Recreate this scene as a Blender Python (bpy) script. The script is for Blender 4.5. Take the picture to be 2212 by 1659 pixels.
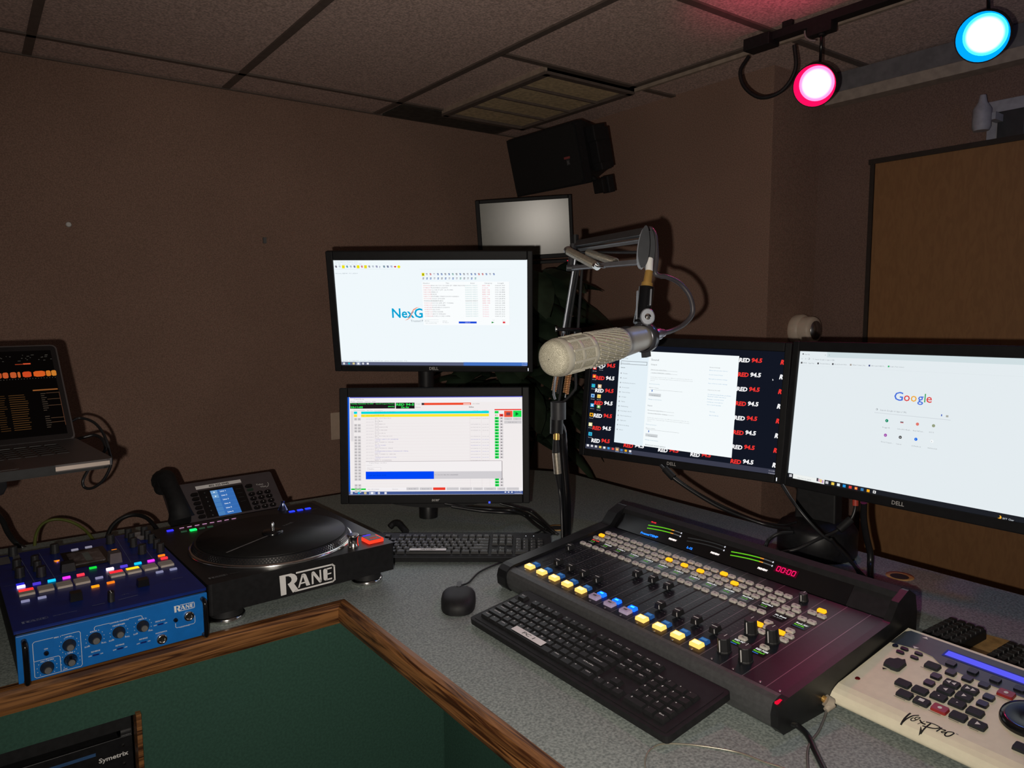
import bpy, math, random
import numpy as np
from mathutils import Matrix, Vector
PI = math.pi
T = math.radians
C = bpy.context.scene.collection
random.seed(7)
for o in list(bpy.data.objects): bpy.data.objects.remove(o)

# ------------------------------------------------------------------ camera
SC = bpy.context.scene
CAMZ = 1.505
W_, H_, F_ = 2212.0, 1659.0, 1584.6
YAW, PIT, ROL = 0.93496, -0.10255, -0.00424
def cam_axes():
    c, s = math.cos, math.sin
    f = Vector((c(YAW)*c(PIT), s(YAW)*c(PIT), s(PIT)))
    r = Vector((s(YAW), -c(YAW), 0)); u = r.cross(f)
    return c(ROL)*r+s(ROL)*u, -s(ROL)*r+c(ROL)*u, f
CR, CU, CF = cam_axes()
cd = bpy.data.cameras.new('camera'); cam = bpy.data.objects.new('camera', cd); C.objects.link(cam)
cd.sensor_fit = 'HORIZONTAL'; cd.sensor_width = 36.0; cd.lens = 36.0*F_/W_
cd.clip_start = 0.02; cd.clip_end = 50
cam.matrix_world = Matrix(((CR.x, CU.x, -CF.x, 0), (CR.y, CU.y, -CF.y, 0), (CR.z, CU.z, -CF.z, CAMZ), (0, 0, 0, 1)))
SC.camera = cam
# ------------------------------------------------------------------ world, exposure
vs = SC.view_settings; vs.view_transform = 'Standard'; vs.look = 'None'; vs.exposure = 0.0; vs.gamma = 1.0; vs.use_curve_mapping = False
wd = bpy.data.worlds.new('world'); SC.world = wd; wd.use_nodes = True
wd.node_tree.nodes['Background'].inputs[0].default_value = (0.9, 0.8, 0.75, 1)
wd.node_tree.nodes['Background'].inputs[1].default_value = 0.05
# ------------------------------------------------------------------ lights of the room
def light(name, kind, loc, aim, power, color, **k):
    ld = bpy.data.lights.new(name, kind); ld.energy = power; ld.color = color
    for a, b in k.items(): setattr(ld, a, b)
    o = bpy.data.objects.new(name, ld); C.objects.link(o); o.location = loc
    o.rotation_euler = (Vector(aim)-Vector(loc)).to_track_quat('-Z', 'Y').to_euler()
    return o
fl = Vector((0, 0, CAMZ)) - CR*0.05 - CU*0.03
light('phone_flash', 'SPOT', fl, fl+CF*2+CR*0.10, 52, (1.0, 0.915, 0.81), spot_size=T(125), spot_blend=1.0, shadow_soft_size=0.006)
light('red_spill', 'SPOT', (1.55, 0.90, 2.02), (1.66, 1.10, 2.30), 4.8, (1.0, 0.06, 0.22), spot_size=T(62), spot_blend=0.8, shadow_soft_size=0.03)
light('blue_spill', 'SPOT', (1.90, 0.35, 2.10), (2.30, 0.75, 2.30), 0.7, (0.1, 0.3, 1.0), spot_size=T(110), spot_blend=1.0, shadow_soft_size=0.05)

# ------------------------------------------------------------------ helpers
def ray(px, py):
    return CR*((px-1106.0)/F_) - CU*((py-829.5)/F_) + CF
def at(px, py, depth):            # world point seen at that spot of the photo, that many metres away
    return Vector((0, 0, CAMZ)) + ray(px, py)*depth
def onz(px, py, z):
    d = ray(px, py); return Vector((0, 0, CAMZ)) + d*((z-CAMZ)/d.z)
def lin(c):
    return tuple(((x/255.0)/12.92 if x/255.0 <= .04045 else ((x/255.0+.055)/1.055)**2.4) for x in c)
MATS = {}
def mat(name, col, rough=.5, metal=0., var=.12, scale=40., bump=0., bscale=None, spec=.5, coat=0., detail=3., tex=None, col2=None):
    if name in MATS: return MATS[name]
    m = bpy.data.materials.new(name); m.use_nodes = True; nt = m.node_tree; b = nt.nodes['Principled BSDF']
    b.inputs['Roughness'].default_value = rough; b.inputs['Metallic'].default_value = metal
    b.inputs['Specular IOR Level'].default_value = spec; b.inputs['Coat Weight'].default_value = coat
    tc = nt.nodes.new('ShaderNodeTexCoord'); n = nt.nodes.new('ShaderNodeTexNoise')
    n.inputs['Scale'].default_value = scale; n.inputs['Detail'].default_value = detail
    nt.links.new(tc.outputs['Object'], n.inputs['Vector'])
    r = nt.nodes.new('ShaderNodeValToRGB'); e = r.color_ramp.elements
    c2 = col2 or tuple(min(1, x*(1+var)) for x in col); c1 = tuple(x*(1-var) for x in col) if not col2 else col
    e[0].position = .35; e[1].position = .65; e[0].color = (*c1, 1); e[1].color = (*c2, 1)
    nt.links.new(n.outputs['Fac'], r.inputs['Fac']); nt.links.new(r.outputs['Color'], b.inputs['Base Color'])
    if bump:
        bn = nt.nodes.new('ShaderNodeTexNoise'); bn.inputs['Scale'].default_value = bscale or scale*3; bn.inputs['Detail'].default_value = 2
        nt.links.new(tc.outputs['Object'], bn.inputs['Vector'])
        bp = nt.nodes.new('ShaderNodeBump'); bp.inputs['Strength'].default_value = bump; bp.inputs['Distance'].default_value = .002
        nt.links.new(bn.outputs['Fac'], bp.inputs['Height']); nt.links.new(bp.outputs['Normal'], b.inputs['Normal'])
    MATS[name] = m
    if tex: tex(m, nt, b, tc, r)
    return m
def em(rgb, s=1.0, name=None):
    key = name or 'glow_%d_%d_%d_%d' % (*[int(x) for x in rgb], int(s*100))
    if key in MATS: return MATS[key]
    m = bpy.data.materials.new(key); m.use_nodes = True; nt = m.node_tree; nt.nodes.clear()
    e = nt.nodes.new('ShaderNodeEmission'); o = nt.nodes.new('ShaderNodeOutputMaterial')
    e.inputs[0].default_value = (*lin(rgb), 1); e.inputs[1].default_value = s
    nt.links.new(e.outputs[0], o.inputs[0]); MATS[key] = m
    return m
_tc = {}
def text_geo(s, bold=0.0, res=2):
    k = (s, bold, res)
    if k in _tc: return _tc[k]
    cu = bpy.data.curves.new('t', 'FONT'); cu.body = s; cu.size = 1.0; cu.offset = bold; cu.resolution_u = res
    ob = bpy.data.objects.new('t', cu); me = ob.to_mesh()
    V = [(v.co.x, v.co.y) for v in me.vertices]; Fc = [tuple(p.vertices) for p in me.polygons]
    ob.to_mesh_clear(); bpy.data.objects.remove(ob); bpy.data.curves.remove(cu)
    if V:
        x0 = min(v[0] for v in V); x1 = max(v[0] for v in V)
    else: x0 = x1 = 0
    V = [(x-x0, y) for x, y in V]
    _tc[k] = (V, Fc, max(x1-x0, 1e-6)); return _tc[k]
def catmull(pts, n=6):
    P = [Vector(p) for p in pts]
    if len(P) < 3: return P
    out = []
    Q = [P[0]*2-P[1]]+P+[P[-1]*2-P[-2]]
    for i in range(1, len(Q)-2):
        for k in range(n):
            t = k/n; a, b, c, d = Q[i-1], Q[i], Q[i+1], Q[i+2]
            out.append(.5*((2*b)+(c-a)*t+(2*a-5*b+4*c-d)*t*t+(3*b-a-3*c+d)*t**3))
    out.append(P[-1]); return out
class MB:
    def __init__(s, M=None): s.V = []; s.F = []; s.m = []; s.s = []; s.M = M or Matrix.Identity(4)
    def add(s, V, Fc, m, smooth=False, M=None):
        A = s.M @ M if M else s.M; b = len(s.V)
        s.V += [A @ Vector(v) for v in V]
        for f in Fc: s.F.append(tuple(i+b for i in f)); s.m.append(m); s.s.append(smooth)
        return s
    def box(s, c, d, m, M=None, taper=1.0):
        x, y, z = c; a, b, h = d[0]/2, d[1]/2, d[2]/2; t = taper
        V = [(x-a, y-b, z-h), (x+a, y-b, z-h), (x+a, y+b, z-h), (x-a, y+b, z-h), (x-a*t, y-b*t, z+h), (x+a*t, y-b*t, z+h), (x+a*t, y+b*t, z+h), (x-a*t, y+b*t, z+h)]
        return s.add(V, [(3, 2, 1, 0), (4, 5, 6, 7), (0, 1, 5, 4), (1, 2, 6, 5), (2, 3, 7, 6), (3, 0, 4, 7)], m, False, M)
    def prism(s, poly, z0, z1, m, M=None, smooth=False, top=1.0):
        n = len(poly); cx = sum(p[0] for p in poly)/n; cy = sum(p[1] for p in poly)/n
        V = [(x, y, z0) for x, y in poly]+[(cx+(x-cx)*top, cy+(y-cy)*top, z1) for x, y in poly]
        s.add(V, [tuple(range(n-1, -1, -1)), tuple(range(n, 2*n))], m, False, M)
        return s.add(V, [(i, (i+1) % n, n+(i+1) % n, n+i) for i in range(n)], m, smooth, M)
    def rbox(s, c, d, r, m, M=None, top=1.0, seg=3):   # box with round corners in plan
        a, b = d[0]/2-r, d[1]/2-r; P = []
        for q, (sx, sy) in enumerate(((1, 1), (-1, 1), (-1, -1), (1, -1))):
            for k in range(seg+1):
                t = PI/2*(q+k/seg); P.append((c[0]+sx*a+r*math.cos(t), c[1]+sy*b+r*math.sin(t)))
        return s.prism(P, c[2]-d[2]/2, c[2]+d[2]/2, m, M, top=top)
    def lathe(s, prof, m, M=None, seg=24, smooth=True, caps=True):
        V = []; Fc = []; n = len(prof)
        for i in range(seg):
            a = 2*PI*i/seg
            for r, z in prof: V.append((r*math.cos(a), r*math.sin(a), z))
        for i in range(seg):
            j = (i+1) % seg
            for k in range(n-1): Fc.append((i*n+k, j*n+k, j*n+k+1, i*n+k+1))
        s.add(V, Fc, m, smooth, M)
        if caps:
            if prof[0][0] > 1e-6: s.add([V[i*n] for i in range(seg)], [tuple(range(seg-1, -1, -1))], m, False, M)
            if prof[-1][0] > 1e-6: s.add([V[i*n+n-1] for i in range(seg)], [tuple(range(seg))], m, False, M)
        return s
    def cyl(s, c, r, h, m, M=None, seg=20, r2=None, bev=0.0):
        r2 = r if r2 is None else r2
        pr = [(r, 0), (r2, h)] if not bev else [(r-bev, 0), (r, bev), (r2, h-bev), (r2-bev, h)]
        return s.lathe(pr, m, (M or Matrix.Identity(4)) @ Matrix.Translation(c), seg)
    def tube(s, pts, r, m, seg=8, smooth=6, M=None, flat=1.0):
        P = catmull(pts, smooth) if smooth else [Vector(p) for p in pts]
        V = []; n = len(P); up = None
        for i, p in enumerate(P):
            d = (P[min(i+1, n-1)]-P[max(i-1, 0)]).normalized()
            if up is None: up = Vector((0, 0, 1)) if abs(d.z) < .9 else Vector((1, 0, 0))
            a = d.cross(up); a = a.normalized() if a.length > 1e-6 else Vector((1, 0, 0)); b = a.cross(d); up = b
            rr = r(i/(n-1)) if callable(r) else r
            for k in range(seg):
                t = 2*PI*k/seg; V.append(p+a*math.cos(t)*rr+b*math.sin(t)*rr*flat)
        Fc = [(i*seg+k, i*seg+(k+1) % seg, (i+1)*seg+(k+1) % seg, (i+1)*seg+k) for i in range(n-1) for k in range(seg)]
        s.add(V, Fc, m, True, M); s.add(V[:seg], [tuple(range(seg))], m, False, M); return s.add(V[-seg:], [tuple(range(seg-1, -1, -1))], m, False, M)
    def rect(s, x0, y0, x1, y1, z, m, M=None): return s.add([(x0, y0, z), (x1, y0, z), (x1, y1, z), (x0, y1, z)], [(0, 1, 2, 3)], m, False, M)
    def poly(s, pts, z, m, M=None): return s.add([(x, y, z) for x, y in pts], [tuple(range(len(pts)))], m, False, M)
    def line(s, pts, w, z, m, M=None):
        for (x0, y0), (x1, y1) in zip(pts[:-1], pts[1:]):
            d = math.hypot(x1-x0, y1-y0) or 1; a, b = -(y1-y0)/d*w/2, (x1-x0)/d*w/2; e, f = (x1-x0)/d*w/2, (y1-y0)/d*w/2
            s.poly([(x0-a-e, y0-b-f), (x1-a+e, y1-b+f), (x1+a+e, y1+b+f), (x0+a-e, y0+b-f)], z, m, M)
        return s
    def text(s, t, x, y, size, m, z=0., bold=0., align='l', width=None, shear=0., M=None, res=2, ang=0.):
        V, Fc, w = text_geo(t, bold, res); k = size/.73; sx = k if width is None else width/w
        ox = {'l': 0, 'c': -w*sx/2, 'r': -w*sx}[align]; ca, sa = math.cos(ang), math.sin(ang)
        Q = [(ox+a*sx+b*k*shear, b*k) for a, b in V]
        return s.add([(x+a*ca-b*sa, y+a*sa+b*ca, z) for a, b in Q], Fc, m, False, M)
    def build(s, name, parent=None, bev=0., seg=2, label=None, ang=40):
        me = bpy.data.meshes.new(name); me.from_pydata([tuple(v) for v in s.V], [], s.F)
        ms = []
        for m in s.m:
            if m not in ms: ms.append(m)
        for m in ms: me.materials.append(m)
        me.polygons.foreach_set('material_index', [ms.index(m) for m in s.m]); me.polygons.foreach_set('use_smooth', s.s); me.update()
        o = bpy.data.objects.new(name, me); C.objects.link(o)
        if parent: o.parent = parent
        if bev:
            b = o.modifiers.new('bevel', 'BEVEL'); b.width = bev; b.segments = seg; b.limit_method = 'ANGLE'; b.angle_limit = T(ang)
        if label: o['label'] = label
        return o
def tag(o, label, cat, group=None, kind=None):
    if kind: o['kind'] = kind
    else: o['label'] = label; o['category'] = cat
    if group: o['group'] = group
    return o
def thing(name, label, cat, loc=(0, 0, 0), rz=0., group=None):
    o = bpy.data.objects.new(name, None); C.objects.link(o); o.location = loc; o.rotation_euler = (0, 0, rz); o.empty_display_size = .02
    return tag(o, label, cat, group)
def copy_tree(o, parent=None):
    c = o.copy(); C.objects.link(c); c.parent = parent
    for ch in [x for x in bpy.data.objects if x.parent == o]: copy_tree(ch, c)
    return c
def struct(o): o['kind'] = 'structure'; return o
def RX(a): return Matrix.Rotation(a, 4, 'X')
def RY(a): return Matrix.Rotation(a, 4, 'Y')
def RZ(a): return Matrix.Rotation(a, 4, 'Z')
def TR(x, y, z): return Matrix.Translation((x, y, z))
def axisM(p, d):                 # z axis of the shape along d, origin at p
    return Matrix.Translation(p) @ Vector(d).to_track_quat('Z', 'Y').to_matrix().to_4x4()

# ------------------------------------------------------------------ materials
def wood_tex(scale, axis, dark=(.045, .014, .004), light_=(.29, .125, .040)):
    def f(m, nt, b, tc, r):
        mp = nt.nodes.new('ShaderNodeMapping'); mp.inputs['Scale'].default_value = axis
        n = nt.nodes.new('ShaderNodeTexNoise'); n.inputs['Scale'].default_value = scale; n.inputs['Detail'].default_value = 6; n.inputs['Distortion'].default_value = 1.2
        nt.links.new(tc.outputs['Object'], mp.inputs[0]); nt.links.new(mp.outputs[0], n.inputs['Vector'])
        e = r.color_ramp.elements; e[0].color = (*dark, 1); e[1].color = (*light_, 1); e[0].position = .38; e[1].position = .6
        nt.links.new(n.outputs['Fac'], r.inputs['Fac'])
    return f
def weave(m, nt, b, tc, r):
    n2 = nt.nodes.new('ShaderNodeTexNoise'); n2.inputs['Scale'].default_value = 2.2; n2.inputs['Detail'].default_value = 2
    nt.links.new(tc.outputs['Object'], n2.inputs['Vector'])
    mx = nt.nodes.new('ShaderNodeMixRGB'); mx.blend_type = 'MULTIPLY'; mx.inputs[0].default_value = .35
    nt.links.new(r.outputs['Color'], mx.inputs[1]); nt.links.new(n2.outputs['Fac'], mx.inputs[2]); nt.links.new(mx.outputs[0], b.inputs['Base Color'])
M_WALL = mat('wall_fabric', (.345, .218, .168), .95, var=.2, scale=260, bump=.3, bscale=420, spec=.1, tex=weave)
M_WALL_SHADE = mat('wall_fabric_shade', (.235, .152, .125), .95, var=.2, scale=260, bump=.3, bscale=420, spec=.1, tex=weave)  # same wall fabric, colour darkened to match the shade on the return wall
M_CEIL = mat('ceiling_tile', (.64, .475, .42), .95, var=.30, scale=170, bump=.3, bscale=500, spec=.1)
M_TBAR = mat('ceiling_bar', (.13, .10, .085), .6, var=.1)
M_DIFF = mat('louvre_panel', (.72, .56, .34), .6, var=.18, scale=60)
M_LAM = mat('desk_laminate', (.155, .185, .175), .5, col2=(.335, .38, .355), scale=260, detail=6, spec=.35, bump=.05)
M_OAK = mat('oak_trim', (.3, .14, .05), .42, tex=wood_tex(9, (.6, 14, 14)))
M_OAKY = mat('oak_trim_side', (.3, .14, .05), .42, tex=wood_tex(9, (14, .6, 14)))
M_GREEN = mat('green_laminate', (.034, .088, .064), .8, var=.12, scale=200, bump=.08, spec=.2)
M_DOOR = mat('brown_door_wood', (.20, .11, .045), .6, tex=wood_tex(30, (2, 2, .6), (.25, .122, .048), (.285, .142, .056)))
M_BLK = mat('black_plastic', (.009, .009, .010), .42, var=.2, scale=90, spec=.4)
M_BLKM = mat('matt_black_plastic', (.010, .010, .011), .6, var=.2, scale=90, spec=.35)
M_GLOSS = mat('gloss_black_plastic', (.006, .006, .007), .18, var=.1, scale=30)
M_DGREY = mat('dark_grey_plastic', (.035, .036, .040), .45, var=.12)
M_GREY = mat('grey_plastic', (.12, .12, .12), .5)
M_KEY = mat('key_black', (.014, .014, .015), .42, var=.15, scale=200)
M_LEG = mat('key_legend', (.85, .85, .85), .6, var=.05)
M_WHITE = mat('white_print', (.75, .74, .72), .6, var=.03)
M_LABEL = mat('paper_label', (.88, .86, .86), .7, var=.04)
M_INK = mat('black_ink', (.01, .01, .01), .7)
M_CHROME = mat('chrome', (.75, .74, .72), .16, 1.0, var=.05)
M_STEEL = mat('brushed_steel', (.42, .42, .43), .32, 1.0, var=.1, scale=120)
M_BRASS = mat('brass', (.70, .42, .12), .3, .65, var=.08)
M_COPPER = mat('copper_spring', (.65, .34, .15), .35, .6, var=.1)
M_LIGHTBTN = mat('pale_button', (.60, .56, .50), .45, var=.05)
M_PAD = mat('rubber_pad', (.46, .40, .35), .6, var=.06)
M_CABLE = mat('cable_rubber', (.012, .012, .013), .35, var=.1)

# ------------------------------------------------------------------ room
WX, WY, CZ, AX, CRY, BX, BY = 2.20, 2.82, 2.303, 2.48, 1.51, -2.2, -1.6
DZ = .92
def slab(name, c, d, m): return struct(MB().box(c, d, m).build(name))
slab('floor', (.2, .6, -.03), (5.2, 4.8, .06), mat('floor_carpet', (.05, .05, .05), .95, var=.3, scale=200, bump=.3))
slab('wall_left', ((BX+WX)/2, WY+.05, CZ/2), (WX-BX, .1, CZ), M_WALL)
slab('wall_right', (WX+.14, (CRY+WY+.1)/2, CZ/2), (.28, WY+.1-CRY, CZ), M_WALL)
slab('wall_alcove', (AX+.05, (BY+CRY)/2, CZ/2), (.1, CRY-BY, CZ), M_WALL_SHADE)
c = MB().box((.15, .61, CZ+.03), (4.75, 4.52, .06), M_CEIL)
struct(c.build('ceiling'))
t = MB()
for x in (-1.0, -.4, .20, .80, 1.395, 1.985):
    t.box((x, .61, CZ-.003), (.024, 4.42, .006), M_TBAR)
for y in (2.615,):
    t.box((0, y, CZ-.003), (4.4, .02, .006), M_TBAR)
for y in (1.945, 1.335, .725, .1):
    t.box((1.94 if y > 1.4 else 1.94, y, CZ-.003), (1.07, .024, .006), M_TBAR)
for y in (1.335, .1):
    t.box((-.4, y, CZ-.003), (3.6, .024, .006), M_TBAR)
struct(t.build('trim_1'))
struct(MB().box((2.003, 1.24, CZ-.010), (.014, 1.42, .016), mat('wall_angle', (.36, .28, .22), .7)).box((1.1, WY-.006, CZ-.006), (2.2, .008, .004), M_TBAR).build('trim_2'))
struct(MB().box((1.70, 2.715, CZ-.004), (.56, .19, .008), mat('dark_ceiling_strip', (.05, .048, .04), .7, var=.3)).build('trim_3'))  # plain dark strip of ceiling between the fixture and the left wall
struct(MB().box((WX+.003, CRY+.004, 1.2), (.014, .014, 2.2), M_WALL).build('trim_4'))
# door in the alcove wall and the boards above it
d = MB().box((AX-.012, .66, 1.0), (.03, 1.26, 1.96), M_DOOR).build('door_1', bev=.002); struct(d)
MB().box((AX-.012, .66, 1.985), (.04, 1.30, .016), mat('door_head_dark', (.03, .02, .015), .7)).box((AX-.012, 1.298, 1.0), (.036, .014, 1.96), MATS['door_head_dark']).build('door_frame', d)
struct(MB().box((AX-.02, .80, 2.255), (.05, 1.26, .085), mat('soffit_grey', (.17, .16, .17), .8)).build('trim_5'))
struct(MB().box((AX-.03, 1.00, 2.213), (.06, .92, .036), mat('cream_board', (.38, .31, .26), .7)).build('trim_6', bev=.002))
# ceiling fixture
cl = thing('ceiling_light', 'rectangular tan panelled ceiling fixture with dark frame, near the corner speaker', 'ceiling light', (1.80, 2.295, CZ))
f = MB()
for x in (-.195, .195): f.box((x, 0, -.012), (.026, .66, .024), M_TBAR)
for y in (-.325, .325): f.box((0, y, -.012), (.41, .026, .024), M_TBAR)
for y in (-.155, .0, .155): f.box((0, y, -.011), (.37, .008, .02), M_TBAR)
f.build('frame', cl)
for i in range(4): MB().box((0, -.235+i*.157, -.007), (.366, .147, .012), M_DIFF).build('panel', cl)
struct(MB().box((1.80, 1.962, CZ-.008), (.43, .010, .014), MATS['wall_angle']).box((1.594, 2.29, CZ-.008), (.012, .66, .016), MATS['wall_angle']).build('trim_7'))
# wall outlet, left wall
ol = thing('wall_outlet', 'beige wall outlet plate beside the lower desktop monitor', 'outlet', (1.235, WY, 1.03))
M_BEIGE = mat('beige_plate', (.62, .47, .36), .5, var=.05)
MB().box((0, -.004, 0), (.15, .008, .112), M_BEIGE).build('plate', ol, bev=.002)
MB().box((-.02, -.010, .0), (.034, .006, .04), M_BEIGE).box((-.027, -.0135, .008), (.003, .002, .01), M_INK).box((-.013, -.0135, .008), (.003, .002, .008), M_INK).build('socket', ol)
tag(MB().lathe([(.006, 0), (.009, .004), (.006, .006)], M_WHITE, axisM((.284, WY, 1.784), (0, -1, 0)), 12).build('wall_hook'), 'tiny pale ring fixed high on the left wall', 'hook')
tag(MB().box((.92, WY-.004, 1.765), (.012, .008, .022), M_GREY).build('wall_clip'), 'tiny dark clip on the left wall above the stacked monitors', 'clip')
# round wall knob on the return wall
sn = thing('wall_sensor', 'round cream two-tier wall fitting above the two right-hand monitors', 'wall fitting', (2.375, CRY, 1.425))
X = axisM((0, 0, 0), (0, -1, 0))
MB(X).lathe([(.052, 0), (.055, .006), (.055, .03), (.05, .036)], mat('cream_plastic', (.62, .52, .42), .5, var=.04), None, 32).build('base', sn)
MB(X).lathe([(.048, .036), (.048, .066), (.044, .074), (.034, .076)], MATS['cream_plastic'], None, 32).build('cap', sn)
MB(X).lathe([(.033, .0762), (.033, .079), (.001, .081)], M_STEEL, None, 24).build('face', sn)
# bracketed device above the door
br = thing('wall_camera', 'pale device on a white wall plate above the brown door', 'camera', (AX-.0, .90, 2.03))
MB().box((-.008, 0, 0), (.016, .13, .15), mat('bracket_white', (.35, .35, .40), .6)).box((-.018, 0, 0), (.008, .07, .08), M_DGREY).build('wall_plate', br, bev=.002)
MB().box((-.04, .03, .02), (.07, .02, .02), MATS['bracket_white']).build('arm', br)
MB().lathe([(.02, 0), (.024, .01), (.024, .06), (.012, .08), (.008, .1)], MATS['bracket_white'], TR(-.09, .05, -.02), 20).build('body', br)

# ------------------------------------------------------------------ desk
dk = thing('desk', 'L-shaped studio desk with speckled grey-green top and oak edge', 'desk', (0, 0, 0))
out = [(-.9, 1.337), (.572, 1.350), (.568, -.5), (1.69, -.5), (1.69, 1.93), (1.665, 2.0), (1.60, 2.09), (1.50, 2.165), (-.9, 2.165)]
MB().prism(out, DZ-.038, DZ, M_LAM).build('desktop', dk)
oz = lambda y0, y1: 0
o1 = MB(); prof = [(0, 0), (-.008, -.002), (-.013, -.008), (-.013, -.030), (-.009, -.040), (.02, -.040), (.02, -.001)]
V = [(x, 1.337+(x+.9)/1.472*.013+p[0], DZ+.0005+p[1]) for x in (-.9, .572) for p in prof]
n = len(prof); V = V[:n]+[(v[0]-.0+(-p[0]*0), v[1], v[2]) for v, p in zip(V[n:], prof)]
for i, p in enumerate(prof): V[n+i] = (.568+p[0], V[n+i][1], V[n+i][2])
o1.add(V, [(i, (i+1) % n, n+(i+1) % n, n+i) for i in range(n)], M_OAK, False); o1.build('edge_trim', dk)
V = [(.568+p[0], 1.350+p[0], DZ+.0005+p[1]) for p in prof]+[(.568+p[0], -.5, DZ+.0005+p[1]) for p in prof]
MB().add(V, [(i, (i+1) % n, n+(i+1) % n, n+i) for i in range(n)][::1], M_OAKY, False).build('edge_trim', dk)
# green panels with rack opening
PY, PX = 1.385, .82
g = MB(); g.box((.2+.32, PY+.01, .44), (.64, .02, .88), M_GREEN); g.box((-.1, PY+.01, .838), (.6, .02, .085), M_GREEN); g.box((-.65, PY+.01, .44), (.5, .02, .88), M_GREEN)
g.box((-.1, PY+.01, .10), (.6, .02, .2), M_GREEN); g.build('back_panel', dk)
MB().box((PX+.01, .4, .44), (.02, 1.96, .88), M_GREEN).build('side_panel', dk)
MB().box((.196, PY+.004, .50), (.008, .035, .60), M_OAK).build('rack_edge', dk)
MB().box((-.1, 1.95, .5), (.6, .02, .6), M_BLKM).box((.21, 1.67, .5), (.016, .55, .6), M_BLKM).box((.183, PY+.05, .5), (.018, .004, .6), M_STEEL).build('rack_bay', dk)
# amplifier in the rack
ra = thing('rack_amplifier', 'black rack amplifier with blue stripe and one red lamp, in the desk bay', 'amplifier', (-.05, PY+.04, .66))
MB().box((0, .15, .0375), (.44, .30, .08), M_BLKM).box((0, 0, .0375), (.482, .006, .088), M_BLK).build('housing', ra, bev=.001)
MB(TR(0, -.0035, 0) @ RX(PI/2)).rect(-.24, .061, .182, .067, 0, mat('blue_stripe', (.03, .09, .22), .5)).rect(.07, .0612, .095, .0668, .0004, M_GREY).build('stripe', ra)
MB(TR(0, -.0037, 0) @ RX(PI/2)).text('Symetrix', .186, .046, .0085, M_WHITE, bold=.02, width=.047).build('lettering', ra)
MB(TR(0, -.0037, 0) @ RX(PI/2)).text('HIGH POWER STEREO AMPLIFIER', .06, .018, .0028, M_WHITE, width=.11).build('caption', ra)
MB().lathe([(.0028, 0), (.0025, .003), (.0005, .004)], em((255, 30, 80), 2.5), axisM((.118, -.003, .03), (0, -1, 0)), 10).build('power_lamp', ra)
for x, z in ((.226, .065), (.226, .03), (.226, .012)): MB().lathe([(.003, 0), (.002, .002)], M_CHROME, axisM((x, -.003, z), (0, -1, 0)), 8).build('screw', ra)
r2 = thing('blanking_plate', 'plain black blank plate above the blue-striped amplifier', 'blank plate', (-.05, PY+.04, .752))
MB().box((0, 0, .02), (.482, .006, .036), M_BLKM).build('plate', r2, bev=.001)
r3 = thing('rack_unit', 'lower black rack unit under the amplifier, mostly below the picture', 'rack unit', (-.05, PY+.04, .565))
MB().box((0, .1, .045), (.44, .2, .08), M_BLKM).box((0, 0, .045), (.482, .006, .088), M_BLKM).build('housing', r3, bev=.001)
# floor-level support so that the rack gear rests on something
MB().box((-.1, 1.66, .555), (.6, .5, .012), M_BLKM).build('rack_shelf', dk)

# desk grommets
for (x, y), l in (((1.235, 1.47), 'worn yellowish cable hole in the desk beside the microphone pole'), ((1.60, .745), 'pale cable hole in the desk right of the twin-monitor stand')):
    g = MB(); g.lathe([(.028, 0), (.028, .0012), (.02, .0014)], mat('raw_wood', (.42, .25, .09), .7, var=.25, scale=60), TR(x, y, DZ), 28).lathe([(.0185, .0018), (.014, .0022)], M_DGREY, TR(x-.006, y-.002, DZ), 20)
    tag(g.build('cable_hole'), l, 'cable hole')
tag(MB().prism([(1.30, .50), (1.325, .462), (1.40, .455), (1.435, .475), (1.43, .515), (1.37, .528)], DZ, DZ+.0012, MATS['raw_wood']).build('wood_patch'), 'yellow-brown bare wood patch in the desk between the two small keypads', 'wood patch')

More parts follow.
